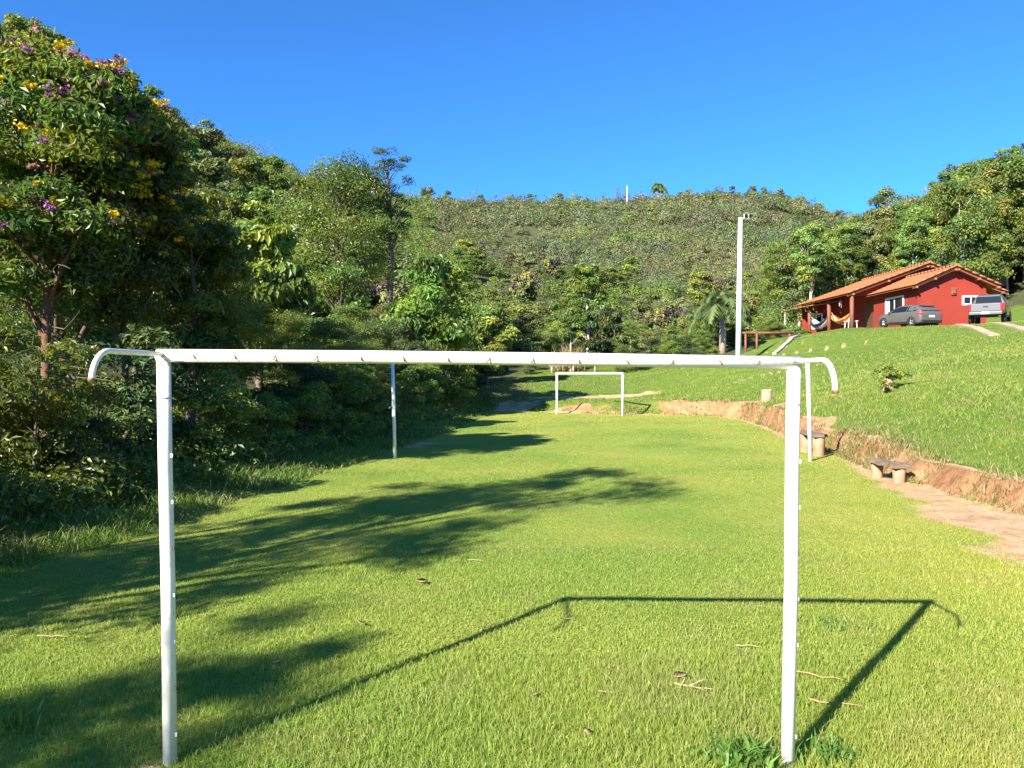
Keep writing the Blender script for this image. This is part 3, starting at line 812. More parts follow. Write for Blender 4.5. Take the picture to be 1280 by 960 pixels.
# ------------------------------------------------------------------ grasses
def tri_blades(x, y, z, h, w, lean, g, seg=True):
    n = len(x); a = g.random(n) * 2 * np.pi; l = g.random(n) * 2 * np.pi
    dx, dy = np.cos(a) * w * .5, np.sin(a) * w * .5
    lx, ly = np.cos(l) * lean * h, np.sin(l) * lean * h
    if seg:
        V = np.empty((n, 5, 3), np.float32)
        V[:, 0] = np.stack([x - dx, y - dy, z - .004], 1); V[:, 1] = np.stack([x + dx, y + dy, z - .004], 1)
        V[:, 2] = np.stack([x + lx * .35 + dx * .8, y + ly * .35 + dy * .8, z + h * .6], 1); V[:, 3] = np.stack([x + lx * .35 - dx * .8, y + ly * .35 - dy * .8, z + h * .6], 1)
        V[:, 4] = np.stack([x + lx, y + ly, z + h * np.sqrt(np.clip(1 - (lean * .6) ** 2, .2, 1))], 1)
        b = np.arange(n)[:, None] * 5
        Fq = np.concatenate([b + [0, 1, 2], b + [0, 2, 3], b + [3, 2, 4]], 0)
        return V.reshape(-1, 3), Fq, 5
    V = np.empty((n, 3, 3), np.float32)
    V[:, 0] = np.stack([x - dx, y - dy, z - .004], 1); V[:, 1] = np.stack([x + dx, y + dy, z - .004], 1)
    V[:, 2] = np.stack([x + lx, y + ly, z + h * .92], 1)
    return V.reshape(-1, 3), np.arange(3 * n).reshape(n, 3), 3


def grass_tint(x, y, g, base_a, base_b, base_dry, dryf=.12, sc=2.4):
    n = len(x)
    m = np.clip((fbm(x, y, sc, 4, 14) - .33) / .34, 0, 1)[:, None]
    c = np.array(base_a) * (1 - m) + np.array(base_b) * m
    dry = (g.random(n) < dryf)[:, None]
    c = np.where(dry, np.array(base_dry), c)
    p = np.clip((fbm(x, y, .55, 3, 91) - .55) / .12, 0, 1)[:, None] * .35      # thin, drier spots
    c = c * (1 - p) + np.array(base_dry) * .8 * p
    return c * g.uniform(.8, 1.2, n)[:, None]


def sample_wedge(y0, y1, dens, g, margin=260):
    A = ((1280 + 2 * margin) / FPX) * .5 * (y1 ** 2 - y0 ** 2); n = int(A * dens)
    y = np.sqrt(y0 ** 2 + g.random(n) * (y1 ** 2 - y0 ** 2)); x = (g.random(n) * (1280 + 2 * margin) - margin - CX) / FPX * y
    return x, y


def lawn():
    g = np.random.default_rng(5); Vs, Fs, Ts, off = [], [], [], 0
    for y0, y1, dens, w, h0, seg in ((2.55, 4.6, 9500, .0034, .034, True), (4.6, 7.5, 6000, .0042, .024, True), (7.5, 12, 3500, .006, .020, False), (12, 20, 1100, .011, .018, False), (20, 37, 350, .021, .02, False)):
        x, y = sample_wedge(y0, y1, dens, g)
        d = outside(x, y); dm = dirt_mask(x, y, d)
        k = (d < .15) & (g.random(len(x)) > (dm * .97 - .25 * (fbm(x, y, .5, 3, 37) > .58)) * 1.03)
        x, y, d = x[k], y[k], d[k]
        hh = fbm(x, y, 1.3, 3, 77)
        lush = np.clip(1 - np.hypot((x - .55) / 1.5, (y - 3.5) / 1.0), 0, 1)
        h = h0 * g.uniform(.45, 1.25, len(x)) * (.55 + .9 * hh) * (1 + .75 * lush)
        z = ground_z(x, y, d)
        V, Fq, s = tri_blades(x, y, z, h, w * g.uniform(.7, 1.3, len(x)), g.uniform(.15, .9, len(x)), g, seg)
        yel = np.clip((x - .3 * y + 1.2) / 3.5, 0, 1)       # the drier, paler turf on the side of the bank
        far = np.clip((y - 24) / 6, 0, 1)
        yel = np.maximum(yel, far * .9) * (1 - .6 * lush)
        ca = grass_tint(x, y, g, (.180, .295, .050), (.258, .335, .064), (.36, .36, .14), .07)
        cb = grass_tint(x, y, g, (.33, .355, .062), (.43, .405, .09), (.47, .42, .17), .12)
        t = ca * (1 - yel[:, None]) + cb * yel[:, None]
        Vs.append(V); Fs.append(Fq + off); off += len(V); Ts.append(np.repeat(t, s, 0))
    V, Fq, T = np.concatenate(Vs), np.concatenate(Fs), np.concatenate(Ts)
    print('lawn', len(Fq))
    tag(link('lawn_grass', arr_mesh('lawn_grass', V, Fq, T, [M['leaf_plain']])), 'short mown yellow green grass of the pitch', 'grass', kind='stuff')


def slope_grass():
    g = np.random.default_rng(6); Vs, Fs, Ts, off = [], [], [], 0
    for y0, y1, dens, w, h0 in ((6, 14, 950, .011, .085), (14, 24, 430, .018, .09), (24, 58, 140, .032, .10)):
        x, y = sample_wedge(y0, y1, dens, g, 200)
        d = outside(x, y); bk = bankiness(x, y)
        k = (d > .22) & ((x > .5) | (y > 30)) & (y < np.interp(x, [-20, -2, 0, 6, 12, 17, 19, 40], [38, 40, 50, 56, 53, 52, 48, 46]))
        k &= g.random(len(x)) > dirt_mask(x, y, d) * 1.2
        k &= ~((x > 20) & (y > 45.5))
        k &= (g.random(len(x)) < np.clip(d / .6, .15, 1))
        x, y, d = x[k], y[k], d[k]
        z = ground_z(x, y, d)
        h = h0 * g.uniform(.35, 1.2, len(x)) * (.5 + fbm(x, y, 1.6, 3, 17))
        h *= np.where(y > 39, .6, 1)
        V, Fq, s = tri_blades(x, y, z, h, w * g.uniform(.7, 1.3, len(x)), g.uniform(.2, 1.0, len(x)), g, False)
        t = grass_tint(x, y, g, (.165, .25, .040), (.235, .30, .05), (.38, .32, .15), .08, 3.5)
        Vs.append(V); Fs.append(Fq + off); off += len(V); Ts.append(np.repeat(t, s, 0))
    V, Fq, T = np.concatenate(Vs), np.concatenate(Fs), np.concatenate(Ts)
    print('slope', len(Fq))
    tag(link('slope_grass', arr_mesh('slope_grass', V, Fq, T, [M['leaf_plain']])), 'lush green grass on the slope below the house', 'grass', kind='stuff')


def rough():
    g = np.random.default_rng(8)
    n = 42000
    y = 3 + 36 * g.random(n) ** 1.5; d = g.gamma(2.0, .42, n) - .35
    x = np.interp(y, [-5, 2, 6, 9, 12.4, 17.5, 24, 31, 36, 42], [-4.6, -4.6, -4.4, -4.1, -3.6, -2.8, -2.0, -1.35, -1.1, -1.0]) - d
    k = g.random(n) < np.clip(.25 + (fbm(x, y, .8, 3, 61) - .4) * 4, .08, 1)
    x, y, d = x[k], y[k], d[k]
    z = ground_z(x, y)
    h = g.uniform(.10, .42, len(x)) * np.clip(.45 + d * .6, .3, 1.1)
    V, Fq, s = tri_blades(x, y, z, h, np.clip(y / 900, .008, .03) * g.uniform(.8, 1.6, len(x)), g.uniform(.4, 1.3, len(x)), g, True)
    t = grass_tint(x, y, g, (.11, .20, .036), (.15, .24, .042), (.38, .33, .15), .06, 1.2)
    tag(link('rough_grass', arr_mesh('rough_grass', V, Fq, np.repeat(t, s, 0), [M['leaf_plain']])), 'long unmown grass between lawn and forest', 'grass', kind='stuff')
    n = 5200
    y = 2.5 + 36 * g.random(n) ** 1.3; x = np.interp(y, [-5, 2, 6, 9, 12.4, 17.5, 24, 31, 36, 42], [-4.6, -4.6, -4.4, -4.1, -3.6, -2.8, -2.0, -1.35, -1.1, -1.0]) - .7 - g.random(n) * 4.5
    C = np.stack([x, y, ground_z(x, y) + g.uniform(.05, .45, n)], 1)
    V, Fq, T = clump_leaves(C, g.uniform(.12, .34, n), 16, .10, .42, g, tint_set(n, g), droop=.2)
    tag(link('undergrowth', arr_mesh('undergrowth', V, Fq, T, [M['leaf_forest']])), 'leafy ground cover under the forest edge', 'undergrowth', kind='stuff')


def bank_weeds():
    """Grass and weeds hanging over the lip of the earth bank and growing on it."""
    g = np.random.default_rng(12); n = 10000
    thb = g.uniform(-1.3, 1.75, n); dd = g.choice([0, 1], n, p=[.35, .65]) * g.normal(.45, .14, n) + g.uniform(-.25, .3, n) * .6
    r_ = Rb(thb) + dd; x = FC[0] + np.cos(thb) * r_; y = FC[1] + np.sin(thb) * r_
    k = (y > 4) & (x > 2.2) & (g.random(n) < np.clip((fbm(x, y, .9, 3, 71) - .36) * 4.5, .03, 1))
    x, y = x[k], y[k]; z = ground_z(x, y)
    V, Fq, s = tri_blades(x, y, z, g.uniform(.04, .15, len(x)), np.clip(y / 800, .012, .035), g.uniform(.3, 1.3, len(x)), g, True)
    t = grass_tint(x, y, g, (.12, .18, .035), (.20, .22, .05), (.36, .26, .14), .35, 1.0)
    tag(link('bank_weeds', arr_mesh('bank_weeds', V, Fq, np.repeat(t, s, 0), [M['leaf_plain']])), 'weeds and dry grass on the earth bank', 'weeds', kind='stuff')


lawn(); slope_grass(); rough(); bank_weeds()


# ------------------------------------------------------------------ goals and poles
def near_goal():
    Yg = 3.34
    A = Vector(P(204.5, 444.5, Yg)); B = Vector(P(992, 453.5, Yg)); A2 = Vector(P(213, 960, Yg)); B2 = Vector(P(983.5, 960, Yg))
    t = thing('goal_frame', 'nearer white pipe goal with rusty net hooks and curved back hooks', 'goal', (0, Yg, 0))
    off = Vector((0, Yg, 0)); A, B, A2, B2 = A - off, B - off, A2 - off, B2 - off
    A2.z = gz(A2.x, Yg) - .15; B2.z = gz(B2.x, Yg) - .15
    r = .0285
    ax = (B - A).normalized()
    MB().tube([A - ax * .026, A.lerp(B, .33) + Vector((0, 0, .004)), A.lerp(B, .66) + Vector((0, 0, .004)), B + ax * .026], r, 20).build('crossbar', M['white_paint'], t)
    for a, b in ((A, A2), (B, B2)):
        pm = a.lerp(b, .5) + Vector((.004, 0, 0))
        p = MB().tube([a - Vector((0, 0, .018)), a.lerp(b, .25), pm, b], r * 1.03, 20).build('post', M['white_paint'], t)
        c = a.lerp(b, .094); MB().tube([c, c + (b - a) * .0035], r * 1.05, 20).build('joint_ring', M['steel'], p)
        for k in range(8):
            q = a.lerp(b, .12 + k * .105) + Vector((r * 1.0, -.008, 0))
            MB().tube([q + Vector((-.004, 0, .007)), q + Vector((.006, 0, .004)), q + Vector((.006, 0, -.008)), q + Vector((-.003, 0, -.009))], .0035, 6).build('net_hook', M['white_paint_b'] if k % 3 else M['rust'], t)
    for px in (245, 296, 347, 399, 452, 505, 560, 613, 667, 722, 781, 840, 897, 947):
        f = (px - 204.5) / (992 - 204.5); q = A.lerp(B, f) + Vector((0, -r * .97, -.001))
        s = rnd.choice((-1, 1)) * rnd.uniform(.004, .008)
        MB().tube([q + Vector((-s * .3, .004, .009)), q + Vector((s * .5, -.006, .003)), q + Vector((s, -.007, -.006)), q + Vector((s * 1.9, -.002, -.012))], .0027, 6).build('net_hook', M['rust'], t)
    for a, L_, dx, drop in ((A, .53, -.012, .125), (B, .39, .008, .14)):
        pts = []
        h0 = a + Vector((0, -.02, .002))
        n_ = 12; rr = .11
        for k in range(4): pts.append(h0 + Vector((dx * k / 3 * .6, -(L_ - rr) * k / 3, .004)))
        for k in range(1, n_ + 1):
            an = (math.pi / 2 * .93) * k / n_
            pts.append(h0 + Vector((dx * .6 + dx * .4 * k / n_, -(L_ - rr) - rr * math.sin(an), .004 - rr * (1 - math.cos(an)))))
        pts.append(pts[-1] + Vector((0, -.004, -(drop - rr))) if drop > rr else pts[-1])
        pts = [p for i, p in enumerate(pts) if i == 0 or (p - pts[i - 1]).length > 1e-4]
        hk = MB().tube(pts, .0108, 12).build('back_hook', M['white_paint'], t)
        MB().tube([pts[-1] + Vector((0, 0, .012)), pts[-1] - Vector((0, 0, .001))], .0114, 12).build('rusty_end', M['rust'], hk)


near_goal()


def far_goal():
    a, b = Vector((1.93, 33.0, 0)), Vector((4.53, 31.5, 0))
    t = thing('goal_frame', 'farther small white goal standing below the bank', 'goal', (a + b) / 2)
    c = (a + b) / 2; H = 1.74
    for q in (a, b):
        MB().tube([q - c + Vector((0, 0, -.2)), q - c + Vector((0, 0, H))], .045, 10).build('post', M['white_paint_b'], t)
    MB().tube([a - c + Vector((-.03, .02, H)), b - c + Vector((.03, -.02, H))], .045, 10).build('crossbar', M['white_paint_b'], t)


far_goal()
for (x, y, hx, H, lab, hook) in ((-2.36, 15.5, -.05, 1.88, 'thin white net pole leaning in front of the dark forest', True), (5.83, 15.0, -.06, 1.98, 'thin white net pole standing beside the log bench', False)):
    t = thing('net_pole', lab, 'pole', (x, y, gz(x, y)))
    MB().tube([(0, 0, -.2), (hx * .5, 0, H * .5), (hx, 0, H)], .036, 12).build('pole', M['white_paint_b'], t)
    MB().tube([(hx, 0, H), (hx, 0, H + .03)], .041, 12).build('cap', M['white_paint_b'], t)
    if hook:
        MB().tube([(hx * .55, 0, H * .56), (-.10, -.01, H * .56 - .02), (-.12, -.01, H * .56 - .05)], .012, 6).build('hook', M['steel'], t)
        MB().tube([(hx * .95, 0, H * .98), (-.15, 0, H * .97)], .014, 6).build('hook', M['steel'], t)

# ------------------------------------------------------------------ light pole
x, y, zt = P(925, 272, 42)
t = thing('light_pole', 'tall white light pole with two floodlights on top', 'light pole', (x, y, gz(x, y)))
hp = zt - gz(x, y)
MB().tube([(-.1, 0, -.3), (.02, 0, hp)], [.16, .11], 16).build('pole', M['pole'], t)
MB().box((.28, 0, hp - .05), (.6, .07, .07)).build('bracket', M['steel'], t)
M['lampbody'] = simple_mat('grey_lamp_body', (.6, .6, .6), .5)
for dx in (.28, .52):
    fl = MB(); fl.loft([[(dx - .07, -.1, hp - .02), (dx + .07, -.1, hp - .02), (dx + .07, .04, hp - .1), (dx - .07, .04, hp - .1)], [(dx - .09, -.2, hp + .16), (dx + .09, -.2, hp + .16), (dx + .09, -.02, hp + .2), (dx - .09, -.02, hp + .2)]], smooth=False)
    f = fl.build('floodlight', M['lampbody'], t)
    MB().poly([(dx - .08, -.205, hp + .15), (dx + .08, -.205, hp + .15), (dx + .06, -.106, hp - .02), (dx - .06, -.106, hp - .02)]).build('lamp_glass', M['glass'], f)

# ------------------------------------------------------------------ benches, stumps
def bench(a, b, lab, mat_leg, zs, lr):
    a, b = Vector((*a, 0)), Vector((*b, 0)); c = (a + b) / 2; L_ = (b - a).length; rz = math.atan2(b.y - a.y, b.x - a.x)
    z0 = min(gz(c.x, c.y), gz(a.x, a.y), gz(b.x, b.y))
    t = thing('log_bench', lab, 'bench', (c.x, c.y, z0), rz)
    n = 9; top = []
    mb = MB()
    rings = []
    for k in range(n):
        u = (-L_ / 2 + L_ * k / (n - 1)) * .82; w = .135 + .012 * math.sin(k * 1.9); dz = .012 * math.sin(k * 1.3)
        rings.append([(u, -w, zs + dz), (u, w, zs + dz), (u, w * .97, zs + .055 + dz), (u, -w * .97, zs + .055 + dz)])
    mb.loft(rings, smooth=False); mb.build('seat', M['wood'], t)
    for s in (-1, 1):
        rings = []
        for k in range(4):
            z = -.15 + (zs + .15) * k / 3
            rings.append([(s * L_ * .30 + lr * math.cos(q * math.pi / 5) * (1 + .06 * math.sin(q * 3 + k)), lr * math.sin(q * math.pi / 5) * (1 + .05 * math.cos(q * 2 + k)), z) for q in range(10)])
        MB().loft(rings).build('leg', mat_leg, t)


bench((6.01, 12.9), (6.09, 11.85), 'nearer low plank bench on two log stumps in the worn track', M['log'], .25, .095)
bench((6.45, 17.1), (6.4, 15.8), 'farther plank bench against the bank behind the net pole', M['log'], .40, .12)

x, y, z = P(958, 501, 28); z = gz(x, y)
t = thing('cut_stump', 'pale cut tree stump alone on the slope above the bank', 'stump', (x, y, z))
MB().loft([[(.2 * k * math.cos(q * math.pi / 6) * (1 + .07 * math.sin(q * 2)), .2 * k * math.sin(q * math.pi / 6), h + (.05 * math.cos(q * 1.7) if h > .3 else 0)) for q in range(12)] for k, h in ((1.35, -.15), (1.05, .1), (.92, .40))]).build('stump', M['stump'], t)
MB().tube([(.03, 0, .4), (.05, 0, .5)], .02, 6).build('splinter', M['bark_red'], t)
x, y = P(1110, 488, 21)[:2]; z = gz(x, y)
t = thing('sprouting_stump', 'cut stump with fresh leafy shoots on the green slope', 'stump', (x, y, z))
MB().loft([[(.14 * k * math.cos(q * math.pi / 6) * (1 + .1 * math.sin(q * 2)), .14 * k * math.sin(q * math.pi / 6), h) for q in range(12)] for k, h in ((1.5, -.15), (1.0, .1), (.9, .34))]).build('stump', M['log'], t)
g = np.random.default_rng(3)
Cs = np.stack([g.normal(0, .13, 30), g.normal(0, .12, 30) - .03, g.uniform(.0, .66, 30)], 1)
Vq, Fq, Tq = clump_leaves(Cs, g.uniform(.08, .14, 30), 70, .085, .5, g, tint_set(30, g))
link('shoots', arr_mesh('shoots', Vq, Fq, Tq, [M['leaf_bright']]), t)

# ------------------------------------------------------------------ house
HS = 1.14


def hp_(x, y, z): return (x * HS, y * HS, CAMZ + (z - CAMZ) * HS)


def house():
    base = 4.6
    X0, X1, Y0, Y1 = 24.3, 28.4, 46.0, 51.6        # front wing
    MX0, MX1, MY1 = 24.8, 32.0, 60.4               # main body
    org = Vector(hp_(27, 51.5, base))
    t = thing('farmhouse', 'red single-storey house with orange clay tile roofs and veranda', 'house', org)
    H = lambda x, y, z: Vector(hp_(x, y, z)) - org
    ez, pz = 6.98, 8.13; mez, mpz = 7.12, 9.12; rx, mrx = 26.35, 27.8
    sl = (pz - ez) / (rx - 23.75); msl = (mpz - mez) / (mrx - 22.4)
    zf = lambda x: pz - sl * abs(x - rx) - .07
    zm = lambda x: mpz - msl * abs(x - mrx) - .07
    w = MB()
    # front wing walls: gable to the lawn, two sides
    w.poly([H(X0, Y0, base), H(X1, Y0, base), H(X1, Y0, zf(X1)), H(rx, Y0, zf(rx)), H(X0, Y0, zf(X0))])
    w.poly([H(X0, Y1, base), H(X0, Y0, base), H(X0, Y0, zf(X0)), H(X0, Y1, zf(X0))])
    w.poly([H(X1, Y0, base), H(X1, Y1, base), H(X1, Y1, zf(X1)), H(X1, Y0, zf(X1))])
    w.build('wall', M['redwall'], t)
    w = MB()
    w.poly([H(MX0, Y1 + .02, base), H(MX1, Y1 + .02, base), H(MX1, Y1 + .02, zm(MX1)), H(mrx, Y1 + .02, zm(mrx)), H(22.9, Y1 + .02, zm(22.9)), H(22.9, Y1 + .02, zm(22.9) - .25), H(MX0, Y1 + .02, zm(22.9) - .25)])
    w.poly([H(MX0, MY1, base), H(MX0, Y1 + .02, base), H(MX0, Y1 + .02, zm(MX0)), H(MX0, MY1, zm(MX0))])
    w.poly([H(MX1, Y1 + .02, base), H(MX1, MY1, base), H(MX1, MY1, zm(MX1)), H(MX1, Y1 + .02, zm(MX1))])
    w.poly([H(MX1, MY1, base), H(22.8, MY1, base), H(22.8, MY1, zm(22.8)), H(mrx, MY1, zm(mrx)), H(MX1, MY1, zm(MX1))])
    w.poly([H(22.8, MY1 - .02, base), H(MX0 - .01, MY1 - .02, base), H(MX0 - .01, MY1 - .02, zm(MX0)), H(22.8, MY1 - .02, zm(22.8))])
    w.build('wall', M['redwall'], t)
    MB().box(H(23.7, 56, base + .03), (2.2 * HS, 9 * HS, .16)).build('veranda_floor', M['concrete'], t)

    def roof(ridge, y0, y1, zr, slope, xl, xr):
        """Two tiled planes: half-round tile rows running down the slope, overlapping courses."""
        mb = MB()
        for side, xe in ((-1, xl), (1, xr)):
            L_ = abs(xe - ridge); nv = max(6, int(L_ / .35)); nu = int((y1 - y0) / .055)
            b = len(mb.v)
            for i in range(nu + 1):
                yy = y0 + (y1 - y0) * i / nu; wv = .032 * math.cos(i * math.pi / 2.0)
                for j in range(nv + 1):
                    for st in (0, 1):
                        u = (j + (0 if st == 0 else .98)) / (nv + 1) * L_
                        z = zr - slope * u + wv + (.0 if st == 0 else .03)
                        mb.v.append(tuple(H(ridge + side * u, yy, z)))
            m_ = 2 * (nv + 1)
            for i in range(nu):
                for j in range(m_ - 1):
                    f = (b + i * m_ + j, b + (i + 1) * m_ + j, b + (i + 1) * m_ + j + 1, b + i * m_ + j + 1)
                    mb.f.append(f if side < 0 else f[::-1]); mb.sm.append(True)
            # soffit boards
            q = [H(ridge, y0, zr - .09), H(xe, y0, zr - slope * L_ - .09), H(xe, y1, zr - slope * L_ - .09), H(ridge, y1, zr - .09)]
            mb.poly(q)
        r_ = mb.build('roof', M['tile'], t)
        # verge: mortared tile ends along the gable, timber below
        vm = MB()
        for side, xe in ((-1, xl), (1, xr)):
            L_ = abs(xe - ridge); n = int(L_ / .4)
            for k in range(n):
                u0, u1 = L_ * k / n, L_ * (k + .96) / n
                vm.tube([H(ridge + side * u0, y0 + .03, zr - slope * u0 + .03), H(ridge + side * u1, y0 + .03, zr - slope * u1 + .045)], .055, 7)
        vm.build('verge_tiles', M['tile_edge'], r_)
        rm = MB(); n = int((y1 - y0) / .4)
        for k in range(n):
            rm.tube([H(ridge, y0 + (y1 - y0) * k / n, zr + .06), H(ridge, y0 + (y1 - y0) * (k + .97) / n, zr + .075)], .1, 8)
        rm.build('ridge_tiles', M['tile'], r_)
        bm_ = MB()
        for side, xe in ((-1, xl), (1, xr)):
            L_ = abs(xe - ridge)
            bm_.loft([[H(ridge, y0 + .08, zr - .1), H(ridge, y0 + .13, zr - .1), H(ridge, y0 + .13, zr - .2), H(ridge, y0 + .08, zr - .2)], [H(xe, y0 + .08, zr - slope * L_ - .1), H(xe, y0 + .13, zr - slope * L_ - .1), H(xe, y0 + .13, zr - slope * L_ - .2), H(xe, y0 + .08, zr - slope * L_ - .2)]], smooth=False)
        bm_.build('bargeboard', M['redwood'], r_)
        for side, xe in ((-1, xl), (1, xr)):
            L_ = abs(xe - ridge)
            for f in (.03, .5, .93):
                c = H(ridge + side * L_ * f, y0 - .0, zr - slope * L_ * f - .19)
                MB().box(c + Vector((0, .25, 0)), (.12, .6, .13)).build('purlin_end', M['tile_edge'], r_)
        return r_
    roof(mrx, 51.0, 61.0, mpz, msl, 22.3, 33.0)
    roof(rx, 45.4, 51.0 + .9, pz, sl, 23.75, 28.98)
    # lower lean-to roof at the far end of the veranda
    mb = MB()
    mb.loft([[H(22.2, 57.2, 6.86), H(24.6, 57.2, 7.25), H(24.6, 57.2, 7.19), H(22.2, 57.2, 6.80)], [H(21.9, 62.5, 6.86), H(24.6, 62.5, 7.25), H(24.6, 62.5, 7.19), H(21.9, 62.5, 6.80)]], smooth=False)
    mb.build('porch_roof', M['tile'], t)
    # veranda posts
    for y_ in (51.3, 55.0, 58.6):
        MB().tube([H(22.7, y_, base), H(22.7, y_, zm(22.7) - .05)], .15, 12).build('veranda_post', M['redwood'], t)

    def window(p0, p1, z0, z1, axis, curtain):
        """A white-framed window lying on a wall; axis is the wall's outward normal."""
        n = Vector(axis); f = MB(); fw = .11
        a0, a1 = Vector(hp_(*p0, z0)) - org, Vector(hp_(*p1, z0)) - org
        hh = (z1 - z0) * HS; u = (a1 - a0); L_ = u.length; u = u.normalized(); up = Vector((0, 0, 1))
        def slab(b_, c0, c1, d0, d1, o0, o1):
            pts = [a0 + u * c0 + up * d0, a0 + u * c1 + up * d0, a0 + u * c1 + up * d1, a0 + u * c0 + up * d1]
            b_.loft([[q + n * o0 for q in pts], [q + n * o1 for q in pts]], smooth=False)
        slab(f, 0, L_, 0, fw, .004, .07); slab(f, 0, L_, hh - fw, hh, .004, .07); slab(f, 0, fw, fw, hh - fw, .004, .07); slab(f, L_ - fw, L_, fw, hh - fw, .004, .07)
        slab(f, L_ / 2 - .03, L_ / 2 + .03, fw, hh - fw, .004, .05)
        w_ = f.build('window', M['wframe'], t)
        p_ = MB(); slab(p_, fw, L_ - fw, fw, hh - fw, .003, .02); p_.build('pane', M['glass'], w_)
        if curtain:
            c_ = MB()
            for k in range(5): slab(c_, fw + .03 + k * .1, fw + .1 + k * .1, fw + .02, hh - fw - .02, .021, .028)
            c_.build('curtain', M['curtain'], w_)
    window((X0, 49.9), (X0, 47.6), 5.35, 6.62, (-1, 0, 0), True)
    window((26.95, Y0), (28.0, Y0), 5.84, 6.42, (0, -1, 0), False)
    window((23.45, MY1 - .02), (24.4, MY1 - .02), 5.25, 6.5, (0, -1, 0), True)
    d = MB(); c = H(MX0 - .03, 53.2, base + 1.05); d.box(c, (.06, 1.25 * HS, 2.1 * HS)); dd = d.build('door', M['door'], t)
    MB().tube([c + Vector((-.05, -.5, 0)), c + Vector((-.09, -.5, 0)), c + Vector((-.09, -.38, 0))], .015, 6).build('handle', M['chrome'], dd)
    # wall lamp on the gable
    c = H(26.42, Y0 - .06, 6.68)
    lm = MB(); lm.box(c, (.34, .12, .5)); lm.box(c + Vector((0, -.09, .0)), (.22, .08, .34)); lm.build('wall_lamp', M['redwood'], t, bevel=.02)
    return H, org, base


Hh, horg, hbase = house()

# things on the veranda
def hammock(y0, y1, x, lab, mats):
    a, b = Vector(hp_(x, y0, hbase + 1.25)), Vector(hp_(x, y1, hbase + 1.35))
    o = (a + b) / 2; o.z = CAMZ + (hbase - CAMZ) * HS
    t = thing('hammock', lab, 'hammock', o)
    n = 16; strips = len(mats)
    for s, m in enumerate(mats):
        mb = MB(); lo = []
        for k in range(n + 1):
            u = k / n; p = a.lerp(b, u) - o; sag = 4 * u * (1 - u)
            wd = .12 + .42 * sag
            row_ = []
            for e in (s / strips, (s + 1) / strips):
                v_ = (e - .5) * 2
                row_.append(p + Vector((v_ * wd, 0, -.85 * sag * (1 - .35 * v_ * v_))))
            lo.append(row_)
        rings = [[r_[0], r_[1], r_[1] - Vector((0, 0, .02)), r_[0] - Vector((0, 0, .02))] for r_ in lo]
        mb.loft(rings); mb.build('cloth_band', m, t)
    MB().tube([a - o, a - o + Vector((0, (-.25 if y0 < y1 else .25), .2))], .015, 5).build('rope', M['cloth_white'], t)
    MB().tube([b - o, b - o + Vector((0, (.25 if y0 < y1 else -.25), .2))], .015, 5).build('rope', M['cloth_white'], t)


hammock(51.6, 54.7, 22.85, 'red yellow and white hammock between the two front veranda posts', [M['cloth_yellow'], M['cloth_red'], M['cloth_white'], M['cloth_yellow'], M['cloth_red']])
hammock(55.3, 58.4, 22.85, 'pale hammock with blue edge deeper inside the veranda', [M['cloth_blue'], M['cloth_white'], M['cloth_yellow'], M['cloth_white']])
o = Vector(hp_(22.9, 51.9, hbase)); o.z += .11
t = thing('plastic_table', 'small white plastic table beside the front veranda post', 'table', o)
MB().box((0, 0, .68), (.8, .8, .05)).build('tabletop', M['plastic_white'], t, bevel=.015)
for sx in (-1, 1):
    for sy in (-1, 1): MB().tube([(sx * .34, sy * .34, 0), (sx * .3, sy * .3, .66)], [.035, .03], 6).build('leg', M['plastic_white'], t)
o = Vector(hp_(22.75, 53.2, 6.75))
t = thing('wind_chime', 'pale wind chime hanging from the veranda beam', 'wind chime', o)
MB().tube([(0, 0, .25), (0, 0, 0)], .008, 5).build('cord', M['cloth_white'], t)
MB().tube([(0, 0, 0), (0, 0, -.05)], [.1, .12], 10).build('plate', M['cloth_white'], t)
for k in range(5):
    a = k * 1.257; MB().tube([(.08 * math.cos(a), .08 * math.sin(a), -.05), (.08 * math.cos(a), .08 * math.sin(a), -.5 + .05 * k)], .015, 5).build('chime', M['cloth_white'], t)
for x, y, h, lab in ((22.3 * HS, 58.4 * HS, .9, 'low green bush at the foot of the last veranda post'), (21.6 * HS, 57.0 * HS, .7, 'little bush beside the concrete gutter below the veranda')):
    LOW[2].put(x, y, h, lab, 'bushes by the veranda')


# ------------------------------------------------------------------ cars (rear at y = 0, nose towards +y)
def ring(y, hw, zb, belt, hw2, roof, hw3):
    """Half-section of a body at one station, from sill to roof, mirrored."""
    R_ = [(hw * .93, y, zb), (hw, y, zb + .12), (hw * 1.0, y, (zb + belt) * .55), (hw2, y, belt), (hw3, y, roof - .06 * (roof > belt + .1)), (hw3 * .8, y, roof)]
    return [Vector(p) for p in R_] + [Vector((-p[0], p[1], p[2])) for p in reversed(R_)]


def wheels(t, ys, hw, r, w=.22):
    for y in ys:
        for s in (-1, 1):
            x = s * (hw - w / 2 + .01)
            wh = link('wheel', None, t, (x, y, r))
            prof = [(r * .62, -w / 2), (r * .93, -w / 2), (r, -w * .36), (r, w * .36), (r * .93, w / 2), (r * .62, w / 2)]
            n = 24; rings = []
            for k in range(n + 1):
                a = 2 * math.pi * k / n; rings.append([Vector((q, p * math.cos(a), p * math.sin(a))) for p, q in prof])
            MB().loft(rings, close=False, cap=False).build('tyre', M['tyre'], wh)
            rm = MB(); n = 20
            rm.poly([(s * w * .22, r * .62 * math.cos(2 * math.pi * k / n * s), r * .62 * math.sin(2 * math.pi * k / n * s)) for k in range(n)])
            for k in range(5):
                a = 2 * math.pi * k / 5
                rm.tube([(s * w * .3, .03 * math.cos(a), .03 * math.sin(a)), (s * w * .34, r * .6 * math.cos(a), r * .6 * math.sin(a))], [.05, .03], 6)
            rm.build('rim', M['rim'], wh)


